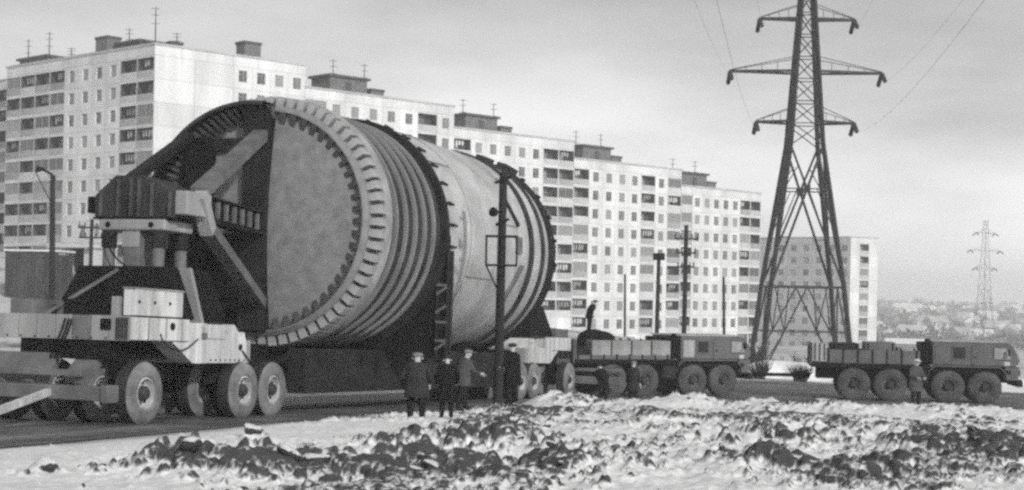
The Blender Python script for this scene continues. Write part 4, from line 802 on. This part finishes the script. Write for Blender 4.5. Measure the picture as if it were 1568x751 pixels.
# ------------------------------------------------------------------ pylons, wires, poles
def make_pylon(label, base, rz, levels, arms, leg_w, detail=True, group=None, bw_=.85):
    """levels: [(height, width)], arms: [(height, half length)]"""
    p = empty('lattice_pylon', base, rz); tag(p, label, 'pylon', group)
    def wd(h): return float(np.interp(h, [a for a, _ in levels], [b for _, b in levels])) / 2
    cor = ((-1, -1), (1, -1), (1, 1), (-1, 1))
    for sx, sy in cor:
        mb = MB()
        for (h0, w0), (h1, w1) in zip(levels[:-1], levels[1:]): mb.beam((sx * w0 / 2, sy * w0 / 2, h0), (sx * w1 / 2, sy * w1 / 2, h1 + .05), leg_w, leg_w, up=(1, 1, 0))
        mb.build('leg', M_pyl, p)
    def brace(a, b, w=.10): MB().beam(a, b, w * bw_, w * bw_).build('brace', M_pyl, p)
    bands = detail
    for i, (h0, h1, kind) in enumerate(bands):
        a, b = wd(h0), wd(h1)
        for k in range(4):
            (x0, y0), (x1, y1) = cor[k], cor[(k + 1) % 4]
            if kind == 'X': brace((x0 * a, y0 * a, h0), (x1 * b, y1 * b, h1)); brace((x1 * a, y1 * a, h0), (x0 * b, y0 * b, h1)); brace((x0 * b, y0 * b, h1), (x1 * b, y1 * b, h1), .10)
            if kind == 'BX':
                brace((x0 * a, y0 * a, h0), (x1 * b, y1 * b, h1), .2); brace((x1 * a, y1 * a, h0), (x0 * b, y0 * b, h1), .2)
                hm = h0 + (h1 - h0) * a / (a + b); w = wd(hm); brace((x0 * w, y0 * w, hm), (x1 * w, y1 * w, hm), .12)
                for q in ((.5,) if k % 2 == 0 else ()):
                    hq = h0 + (hm - h0) * q; wq = wd(hq); ix = wq * (1 - q); brace((x0 * wq, y0 * wq, hq), (x0 * a + (x1 - x0) * a * q * .5, y0 * a + (y1 - y0) * a * q * .5, hq + .0), .09)
                    hq2 = hm + (h1 - hm) * .5; wq2 = wd(hq2); fx = .25
                    for (ax, ay, bx_, by_) in ((x0, y0, x1, y1), (x1, y1, x0, y0)):
                        brace((ax * w, ay * w, hm), (ax * wq2 * (1 - fx) + bx_ * wq2 * fx, ay * wq2 * (1 - fx) + by_ * wq2 * fx, hq2), .09)
                        brace((ax * wd(hq), ay * wd(hq), hq), (ax * w * .5, ay * w * .5, hm) if False else (ax * w * (1 - .28) + bx_ * w * .28, ay * w * (1 - .28) + by_ * w * .28, hm), .09)
                g = MB().bx(-.3, .3, -.05, .05, -.35, .35).build('gusset', M_pyl, p); mx, my = (x0 + x1) / 2 * w, (y0 + y1) / 2 * w; g.location = (mx, my, hm); g.rotation_euler = (0, 0, math.atan2(y1 - y0, x1 - x0))
            if kind == 'V':
                brace((x0 * b, y0 * b, h1), (x1 * b, y1 * b, h1), .2)
                m_ = ((x0 + x1) / 2 * b, (y0 + y1) / 2 * b, h1); brace(m_, (x0 * a, y0 * a, h0), .15); brace(m_, (x1 * a, y1 * a, h0), .15)
                hm = (h0 + h1) / 2; w = wd(hm); brace((x0 * w, y0 * w, hm), (x1 * w, y1 * w, hm), .10)
                for (ax, ay) in (((x0, y0), (x1, y1)) if k % 2 == 0 else ()):
                    c = ((ax * a + m_[0]) / 2, (ay * a + m_[1]) / 2, hm); brace(c, (ax * b * .5 + m_[0] * .5, ay * b * .5 + m_[1] * .5, h1), .09); brace(c, (ax * wd(h0 + .8), ay * wd(h0 + .8), h0 + .8), .09); brace(c, (ax * b * .86, ay * b * .86, h1 - .1), .09)
    tips = []
    for h, half in arms:
        w = wd(h); w2 = wd(h + 1.2)
        for s in (-1, 1):
            tip = (s * half, 0, h); mb = MB()
            for y in (-1, 1):
                mb.beam((s * w, y * w, h), (s * half, y * .12, h), .2 * bw_, .23 * bw_); mb.beam((s * w2, y * w2, h + 1.3), (s * half, y * .08, h + .12), .07 * bw_, .07 * bw_)
            for k in (.25, .5, .75):
                x = s * (w + (half - w) * k); yk = w * (1 - k) + .12 * k; mb.beam((x, -yk, h), (x, yk, h), .09, .09); zz = h + (1.3 * (1 - k) + .12 * k); mb.beam((x, yk, h), (x, yk, zz - .02), .05, .05)
            mb.build('crossarm', M_pyl, p)
            for yd in (-1, 1):
                ib = MB(); e = Vector((s * half, yd * 1.55, h - .95)); st_ = Vector(tip); ib.tube(st_, e, .05)
                for q in range(9): c = st_.lerp(e, .14 + q * .1); d = (e - st_).normalized(); ib.tube(c - d * .05, c + d * .06, .20, .13, 10)
                ib.build('insulator_string', M_ins, p)
                if yd < 0: tips.append(e)
    return p, tips
YP = 140.0; cp = P(1227, 460, YP); rad = math.atan2(cp.x, YP)
base = (cp.x, YP, Z0(cp.x, YP)); hb_ = lambda py: P(1232, py, YP).z - base[2]
lv = [(-.3, 8.1), (hb_(440), 6.35), (hb_(225), 2.85), (hb_(0), 1.12), (hb_(-80), .5)]
q = [hb_(225 - i * 34) for i in range(10)]
bands = [(0, hb_(440), 'V'), (hb_(440), hb_(225), 'BX')] + [(q[i], q[i + 1], 'X') for i in range(9)]
pyl, tips = make_pylon('tall dark lattice power pylon with three pairs of crossarms', base, -rad + math.radians(9), lv, [(hb_(188), 4.35), (hb_(111), 6.75), (hb_(30), 4.2)], .31, bands)
bpy.context.view_layer.update()
mwp = pyl.matrix_world.copy(); wdir = Vector((-cp.x * .93, -YP, 0)).normalized()
for i, tp in enumerate(tips):
    a = mwp @ tp; span = 260; n = 40; mb = MB(); pts = []
    for k in range(n + 1):
        s = k / n; pts.append(a + wdir * (span * s) + Vector((0, 0, -4 * 7.5 * s * (1 - s) + 4 * s)))
    for k in range(n): mb.tube(pts[k], pts[k + 1], .007, n=5)
    o = mb.build('power_line', M_wire, None); tag(o, 'thin overhead wire from the %s %s arm of the pylon towards the viewer' % (('left', 'right')[i % 2], ('lower', 'middle', 'top')[i // 2]), 'wire', 'overhead wires')
# distant pylon
Y2 = 540.0; c2 = P(1506, 515, Y2); b2 = (c2.x, Y2, Z0(c2.x, Y2)); h2 = P(1506, 338, Y2).z - b2[2]
make_pylon('distant hazy lattice pylon on the horizon at far right', b2, .5, [(-.5, 6), (h2 * .45, 2.9), (h2, 1.0)], [(h2 * .62, 4.5), (h2 * .76, 7), (h2 * .9, 4.5)], .12, [(0, h2 * .45, 'V')] + [(h2 * (.45 + i * .11), h2 * (.56 + i * .11), 'X') for i in range(5)], bw_=.4)

def pole(label, px, ytop, Y, r, px_top=None, arms=(), ybase=None, extra=None, steel=False, name='utility_pole'):
    b = P(px, 520, Y); gz = bank_z(b.x, Y) if Y < 62 else Z0(b.x, Y); top = P(px_top if px_top is not None else px, ytop, Y)
    p = empty(name, (b.x, Y, gz)); tag(p, label, 'pole'); h = top.z - gz; tx = top.x - b.x
    MB().tube((0, 0, -.4), (tx, 0, h), r, r * .78, 12).build('shaft', M_wood, p, smooth=True)
    for (d, half) in arms:
        k = (h - d) / h; MB().beam((tx * k - half, -r - .06, h - d), (tx * k + half, -r - .06, h - d), .12, .12).build('crossarm', M_wood, p)
        for s in (-1, -.5, .5, 1): MB().tube((tx * k + s * half * .92, -r - .06, h - d + .06), (tx * k + s * half * .92, -r - .06, h - d + .36), .06, .04, 8).build('insulator', M_ins, p)
    return p, h, tx
p0, h0, tx0 = pole('thick dark foreground pole with a wire basket, in front of the vessel', 764, 264, 52, .165, px_top=771)
s_ = 52 / F
def fbox(parent, cx, cz, w, h, d, y, m=M_drk2, t=.035, nm='basket_bar'):
    for x in (-w/2, 0, w/2):
        for yy_ in (y, y + d): MB().tube((cx + x, yy_, cz - h/2), (cx + x, yy_, cz + h/2), t, n=6).build(nm, m, parent)
    for z in (-h/2, h/2):
        for yy_ in (y, y + d): MB().tube((cx - w/2, yy_, cz + z), (cx + w/2, yy_, cz + z), t, n=6).build(nm, m, parent)
        for x in (-w/2, w/2): MB().tube((cx + x, y, cz + z), (cx + x, y + d, cz + z), t, n=6).build(nm, m, parent)
zb = P(765, 385, 52).z - p0.location.z
fbox(p0, tx0 * .7, zb, 1.0, .95, .6, -.75)
MB().tube((tx0 * .7 - .5, -.5, zb - .48), (tx0 * .6, -.1, zb - 1.5), .03, n=6).build('basket_stay', M_drk2, p0)
zl = P(757, 325, 52).z - p0.location.z
MB().tube((tx0 * .85, -.1, zl), (tx0 * .85 - .3, -.15, zl), .04, n=8).build('lamp_arm', M_drk, p0); MB().lathe([(-.16, .05), (-.12, .13), (0, .16), (.12, .1), (.16, .001)], 14, axis='z', c=(tx0 * .85 - .3, -.15, zl)).build('lamp_head', M_drk, p0, smooth=True)
for z, hw in ((zl - .35, .22), (zl + 1.05, .28)): MB().beam((tx0 * .9 - hw, -.17, z - .1), (tx0 * .9 + hw, -.17, z + .12), .07, .09).build('step_iron', M_drk, p0)
pole('tall pole with several short crossarms behind the tractor bed', 1047, 345, 112, .19, px_top=1051, arms=((1.0, .85), (2.0, .7), (3.0, .6)))
px_, hh, tt = pole('stout pole with a box on top, left of the taller crossarm pole', 1005, 388, 112, .17, px_top=1009); MB().bx(tt - .4, tt + .4, -.35, .25, hh - .5, hh).build('transformer_box', M_drk, px_)
pole('thin short pole between the crossarm pole and the pylon', 1110, 424, 150, .15, px_top=1108)
pole('thinnest pole above the tarpaulin heap', 957, 420, 150, .12, px_top=957)
px_, hh, tt = pole('leaning dark lamp pole at the left in front of the largest block', 79, 268, 95, .20, px_top=81)
MB().tube((tt, 0, hh), (tt - .7, -.2, hh + .35), .07, n=8).build('lamp_arm', M_drk, px_); MB().hull8([(tt - 1.0, -.3, hh + .1), (tt - .5, -.3, hh + .25), (tt - .5, -.02, hh + .25), (tt - 1.0, -.02, hh + .1), (tt - .9, -.3, hh + .5), (tt - .5, -.3, hh + .42), (tt - .5, -.02, hh + .42), (tt - .9, -.02, hh + .5)]).build('lamp_head', M_drk2, px_)
MB().beam((tt + .02, 0, hh - 1.9), (tt - 1.0, -.1, hh + .1), .05, .05).build('lamp_brace', M_drk, px_)
pole('short pole with one crossarm left of the turntable', 135, 336, 110, .16, px_top=141, arms=((.6, .9), (1.3, .8)))

# ------------------------------------------------------------------ bushes, snow mound, town, far wood
def bush(label, px, Y, h, w, n, seed):
    r = random.Random(seed); x = (px - 784) * Y / F; o = MB()
    for i in range(n):
        a = r.uniform(0, 6.28); p = Vector((r.uniform(-.2, .2) * w, r.uniform(-.2, .2) * w, -.1)); d = Vector((math.cos(a) * r.uniform(.1, .8) * w / h, math.sin(a) * r.uniform(.1, .8) * w / h, 1)).normalized(); l = h * r.uniform(.5, 1)
        m_ = p + d * l * .5; e = p + d * l + Vector((r.uniform(-.2, .2), r.uniform(-.2, .2), 0)); o.tube(p, m_, .03, .022, 4); o.tube(m_, e, .022, .008, 4)
        for k in range(4):
            q = p.lerp(e, r.uniform(.35, .9)); o.tube(q, q + Vector((r.uniform(-1, 1), r.uniform(-1, 1), r.uniform(.3, 1))).normalized() * l * r.uniform(.15, .35), .014, .006, 3)
    root = empty('bare_bush', (x, Y, Z0(x, Y))); tag(root, label, 'bush'); o.build('twigs', M_twig, root); return root
bush('dense dark bare bush between the tractors behind the drawbar', 1192, 112, 1.5, 1.6, 150, 1); bush('low bare bush on the snow near the rear of the leading tractor', 1228, 100, 1.3, 1.6, 130, 6); bush('tangled bare bush beside the nose of the ballasted tractor', 1166, 101, 1.5, 1.5, 120, 7); bush('bare bush at the left foot of the pylon', 1160, 128, 3.0, 2.5, 90, 2); bush('bare bush at the right foot of the pylon', 1272, 133, 2.6, 2.4, 60, 3); bush('sparse bush inside the pylon base', 1228, 137, 2.4, 2.2, 50, 4)
o = lump('snow_mound', M_snow, (0, 0, 0), (2.6, 1.6, .9), 0, 3, 4, .42); x = (1207 - 784) * 106 / F; o.location = (x, 106, Z0(x, 106) + .15); tag(o, 'bright mound of shovelled snow beyond the gap between the tractors', 'snow mound')
o = lump('snow_mound', M_snow, (0, 0, 0), (3.2, 1.5, .6), 0, 4, 4, .4); x = (1590 - 784) * 92 / F; o.location = (x, 96, Z0(x, 96) + .1); tag(o, 'low snow mound in front of the leading tractor at the right edge', 'snow mound')
M_hw = mat('far_house_wall', .38, .9, .15, .3, rand=.5); M_hr = mat('far_house_roof_snow', .62, .9, .15, .3, rand=.35)
hw_ = MB().bx(-4.5, 4.5, -3.5, 3.5, -3, 3.4).mesh('wall', M_hw)
hr_ = MB().prism([(-4.9, -4.1, 3.2), (-4.9, 4.1, 3.2), (-4.9, 0, 6.2)], (9.8, 0, 0)).mesh('roof', M_hr)
rt_ = random.Random(5)
for i in range(64):
    Y = rt_.uniform(560, 1450); px = rt_.uniform(1325, 1590); x = (px - 784) * Y / F
    e = empty('village_house', (x, Y, Z0(x, Y)), rt_.uniform(0, 3.14)); k = rt_.uniform(.7, 1.25); e.scale = (k, k, k * rt_.uniform(.8, 1.1)); inst('wall', hw_, e, (0, 0, 0)); inst('roof', hr_, e, (0, 0, 0))
    tag(e, 'small hazy house with a snowy roof on the distant hillside at right', 'house', 'houses on the distant hillside')
x = (1388 - 784) * 330 / F
sh = empty('long_shed', (x, 330, Z0(x, 330)), -.15); tag(sh, 'long low shed with a snow white roof beyond the leading tractor', 'shed'); bx('wall', M_far, sh, -4, 4, -3, 3, -2, 1.2); MB().prism([(-4.4, -3.5, 1.2), (-4.4, 3.5, 1.2), (-4.4, 0, 2.3)], (8.8, 0, 0)).build('roof', M_snow, sh)
nt_ = 900; rr = np.random.default_rng(3); vv = []; ff = []
for i in range(nt_):
    Y = rr.uniform(430, 1600); px = rr.uniform(1310, 1600); x = (px - 784) * Y / F; z = Z0(x, Y); Ht = rr.uniform(2.2, 5.5); Wd = Ht * rr.uniform(.3, .5)
    if rr.random() < .05: Ht *= 1.4
    for k in range(26):
        c = rr.normal(size=3); c /= np.linalg.norm(c); c *= rr.random() ** .5; c = np.array([x + c[0] * Wd, Y + c[1] * Wd, z + Ht * .55 + c[2] * Ht * .5])
        t3 = rr.normal(size=(3, 3)) * Ht * .13; b0 = len(vv); vv += [tuple(c + t3[j]) for j in range(3)]; ff.append((b0, b0 + 1, b0 + 2))
me = bpy.data.meshes.new('far_wood'); me.from_pydata(vv, [], ff); me.update(); tag(obj('far_wood', me, mat('far_trees', .24, .95, .3, .2)), 'hazy bare wood covering the distant hillside', 'trees', kind='stuff')

# ------------------------------------------------------------------ people
def person(label, px, Y, height, face, coat, hat, bulk=1.0, lean=0.0, arms='down', gz=None, stoop=0.0, step=.12, hem=.72, walk=0.0, x=None):
    """local +x is where the person faces; face = heading in degrees"""
    X = (px - 784 - (HOR - 640) * 0) * Y / F if x is None else x; z = bank_z(X, Y) if gz is None else gz
    root = empty('person', (X, Y, z), math.radians(face)); tag(root, label, 'person'); root.scale = (height / 1.76 * bulk, height / 1.76 * bulk, height / 1.76)
    def W_(p):                                             # bend the upper body about the hip
        x_, y_, z_ = p
        if z_ > .92:
            a = lean + stoop * min(1, (z_ - .92) / .55); dz = z_ - .92; return Vector((x_ * math.cos(a) + dz * math.sin(a), y_, .92 + dz * math.cos(a) - x_ * math.sin(a)))
        return Vector(p)
    if arms == 'down': el = lambda s: (-.03, s * .27, 1.13); wr = lambda s: (.04, s * .28, .87)
    elif arms == 'front': el = lambda s: (.02, s * .26, 1.14); wr = lambda s: (.24, s * .14, 1.06)
    elif arms == 'pocket': el = lambda s: (-.06, s * .30, 1.14); wr = lambda s: (.10, s * .24, .93)
    else: el = lambda s: (.12, s * .25, 1.17) if s < 0 else (-.03, s * .27, 1.13); wr = lambda s: (.36, s * .2, 1.12) if s < 0 else (.04, s * .28, .87)
    V = []; E = []; Rr = []; K = []
    def ad(p, r, kind, par=None):
        V.append(W_(p)); Rr.append(r); K.append(kind); i = len(V) - 1
        if par is not None: E.append((par, i))
        return i
    pel = ad((0, 0, .95), (.15, .125), 'c'); sp = ad((0, 0, 1.14), (.155, .12), 'c', pel); ch = ad((0, 0, 1.34), (.17, .125), 'c', sp); nb = ad((0, 0, 1.47), (.075, .07), 'c', ch)
    nk = ad((.015, 0, 1.53), (.06, .06), 's', nb); hd = ad((.03, 0, 1.61), (.085, .095), 's', nk); tp_ = ad((.02, 0, 1.71), (.075, .085), 's', hd); ns = ad((.125, 0, 1.61), (.018, .018), 's', hd)
    hands = []
    for s in (-1, 1):
        sh_ = ad((0, s * .185, 1.40), (.075, .075), 'c', ch); e_ = ad(el(s), (.058, .058), 'c', sh_); w_ = ad(wr(s), (.04, .04), 'c', e_); hands.append((V[e_], V[w_], s))
        hp = ad((0, s * .10, .86), (.11, .115), 't', pel); k_ = ad((walk * s * .22 + .02, s * .115, .48), (.085, .085), 't', hp); an = ad((walk * s * .34 - .03, s * step, .09), (.066, .062), 't', k_); ad((walk * s * .34 + .15, s * (step + .02), .045), (.042, .045), 'b', an)
    me = bpy.data.meshes.new('body'); me.from_pydata([tuple(p) for p in V], E, []); me.update(); o = bpy.data.objects.new('body_tmp', me); C.objects.link(o)
    o.modifiers.new('skin', 'SKIN').use_smooth_shade = True
    if not me.skin_vertices:
        import bmesh
        b = bmesh.new(); b.from_mesh(me); b.verts.layers.skin.verify(); b.to_mesh(me); b.free()
    for i, sv in enumerate(me.skin_vertices[0].data): r = Rr[i]; sv.radius = r if isinstance(r, tuple) else (r, r); sv.use_root = (i == 0)
    ss = o.modifiers.new('sub', 'SUBSURF'); ss.levels = ss.render_levels = 2
    dg = bpy.context.evaluated_depsgraph_get(); bm_ = bpy.data.meshes.new_from_object(o.evaluated_get(dg)); bpy.data.objects.remove(o)
    nv = len(bm_.vertices); pv = [tuple(v.co) for v in bm_.vertices]; pf = [tuple(p.vertices) for p in bm_.polygons]; nf0 = len(pf); bpy.data.meshes.remove(bm_)
    hm = MB(); hm.v = pv; hm.f = pf
    for (e_, w_, s) in hands:                              # palm, four fingers of unequal length, thumb from the side of the palm
        d = (w_ - e_).normalized(); side = Vector((1, 0, 0)); side = (side - d * side.dot(d)).normalized(); nrm = d.cross(side) * s
        hm.beam(w_ - d * .02, w_ + d * .085, .08, .03, up=nrm); pr = w_ + d * .08
        for i, fl in enumerate((.072, .08, .076, .06)):
            a_ = pr + side * (.03 - i * .02); m_ = a_ + d * fl * .55; hm.tube(a_ - d * .01, m_, .0095, .009, 6); hm.tube(m_, m_ + (d * .8 - nrm * .6).normalized() * fl * .5, .009, .007, 6)
        a_ = w_ + d * .03 + side * .035; hm.tube(a_, a_ + (d + side).normalized() * .05, .012, .01, 6)
    me = bpy.data.meshes.new('body'); me.from_pydata(hm.v, [], hm.f); me.update()
    for m in (coat, M_skin, M_trou, M_boot): me.materials.append(m)
    kidx = {'c': 0, 's': 1, 't': 2, 'b': 3}; mats_ = []
    Vn = np.array([tuple(p) for p in V])
    for i, pl in enumerate(me.polygons):
        if i >= nf0: mats_.append(1); continue
        c = np.array(pl.center); mats_.append(kidx[K[int(np.argmin(((Vn - c) ** 2).sum(1)))]])
    me.polygons.foreach_set('material_index', mats_); me.polygons.foreach_set('use_smooth', [True] * len(me.polygons))
    body = obj('body', me, None, root)
    # coat: closed shell following the torso to the hem
    rings = [(1.50, .085, .10), (1.45, .12, .20), (1.36, .155, .245), (1.2, .165, .235), (1.05, .165, .225), (.95, .175, .23), (.84, .185, .245), (hem, .195, .255)]; n = 22; cv = []; cf = []
    for (z_, rx, ry) in rings:
        for i in range(n):
            t = 2 * math.pi * i / n; k = 1 + .035 * math.sin(3 * t + z_ * 9); cv.append(W_((rx * math.cos(t) * k, ry * math.sin(t) * k, z_)))
    for j in range(len(rings) - 1):
        for i in range(n): cf.append((j * n + i, j * n + (i + 1) % n, (j + 1) * n + (i + 1) % n, (j + 1) * n + i))
    MB().add(cv, cf).build('coat', coat, root, smooth=True)
    # cap / hat and eyes
    hc = W_((.02, 0, 1.665)); cap = MB().lathe([(-.01, .106), (.02, .112), (.055, .105), (.08, .07), (.088, .001)], 18, axis='z', c=tuple(hc)).add([hc + Vector((.09, -.08, 0)), hc + Vector((.19, -.05, -.01)), hc + Vector((.19, .05, -.01)), hc + Vector((.09, .08, 0)), hc + Vector((.09, -.08, .015)), hc + Vector((.19, -.05, .005)), hc + Vector((.19, .05, .005)), hc + Vector((.09, .08, .015))], [(0, 3, 2, 1), (4, 5, 6, 7), (0, 1, 5, 4), (1, 2, 6, 5), (2, 3, 7, 6), (3, 0, 4, 7)]); cap.build('cap', hat, root, smooth=True)
    ey = MB()
    for s in (-1, 1): c = W_((.112, s * .035, 1.625)); ey.lathe([(-.011, .001), (-.007, .009), (0, .012), (.007, .009), (.011, .001)], 8, axis='z', c=tuple(c))
    ey.build('eyes', M_boot, root)
    er = MB()
    for s in (-1, 1): c = W_((.02, s * .098, 1.60)); er.lathe([(-.03, .002), (-.02, .016), (.01, .02), (.03, .004)], 8, axis='z', c=tuple(c))
    er.build('ears', M_skin, root, smooth=True)
    return root
person('stout person in dark coat with pale cap, leftmost, back turned', 641, 40.0, 1.76, 80, M_coat[1], M_hat, 1.28, arms='pocket', hem=.62)
person('slim person in long black coat and dark cap, beside the stout one', 687, 42.0, 1.72, 95, M_coat[0], M_hatd, 1.05, arms='pocket', hem=.45)
person('person in grey jacket and pale hat leaning forward, right of the black coat', 711, 44.5, 1.78, 30, M_coat[2], M_hat, 1.15, lean=.16, arms='reach', walk=.5)
person('dark clad person standing just right of the foreground pole', 787, 46.5, 1.82, 140, M_coat[0], M_hatd, 1.15, arms='front', hem=.55)
person('hunched person in dark coat by the rear wheels of the ballasted tractor', 926, 60.0, 1.68, 110, M_coat[0], M_hatd, stoop=.5, arms='front')
person('person in charcoal coat and pale cap between the tractor wheels', 972, 60.0, 1.74, 60, M_coat[1], M_hat, arms='down', hem=.6)
person('lone person with a light face standing before the leading tractor', 1405, 57.5, 1.74, -65, M_coat[2], M_hatw, 1.1, arms='front', hem=.55)
pt_ = P(902, 509, 73.6)
person('person in black standing on the tractor bed, looking down', 905, pt_.y, 1.58, 15, M_coat[0], M_hatd, 1.1, lean=.14, stoop=.22, arms='pocket', gz=pt_.z, x=pt_.x)

# ------------------------------------------------------------------ earth clods on the snow bank
rc = random.Random(21); n = 0; tries = 0
CL = []
for s_ in range(8):
    o = lump('earth_clod', M_clod, (0, 0, 0), (1, 1, 1), 0, 50 + s_, 3, .5, True); CL.append(o.data); bpy.data.objects.remove(o)
while n < 45 and tries < 6000:
    tries += 1; (x, y, r, w) = rc.choice(PW); x += rc.gauss(0, r * .75); y += rc.gauss(0, r * 1.0)
    if y < 21 or y > 50 or abs(x / y) > .36: continue
    h, e, i_ = bank_fields(np.array([[x]]), np.array([[y]]))
    if float(i_[0, 0]) < .8 or float(e[0, 0]) < .25: continue
    sz = rc.choice((.06, .08, .10, .12, .16)) * rc.uniform(.8, 1.3)
    o = inst('earth_clod', CL[n % 8], None, (x, y, Z0(x, y) + .012 + float(h[0, 0]) + sz * .15), (rc.uniform(-.5, .5), rc.uniform(-.5, .5), rc.uniform(0, 6)), (sz, sz * rc.uniform(.7, 1.2), sz * rc.uniform(.5, .8)))
    tag(o, 'frozen dark clod of earth lying in the churned snow of the foreground', 'clod', 'frozen clods in the foreground snow'); n += 1

# ------------------------------------------------------------------ haze
hz = MB().bx(-1500, 1500, -70, 2560, -14, 52).build('haze', None); hz['kind'] = 'stuff'
m = bpy.data.materials.new('haze'); m.use_nodes = True; n_ = m.node_tree.nodes; n_.clear(); o_ = n_.new('ShaderNodeOutputMaterial'); pv_ = n_.new('ShaderNodeVolumePrincipled')
pv_.inputs['Color'].default_value = (1, 1, 1, 1); pv_.inputs['Density'].default_value = 0.0006; pv_.inputs['Anisotropy'].default_value = 0.0
m.node_tree.links.new(pv_.outputs[0], o_.inputs['Volume']); hz.data.materials.append(m)
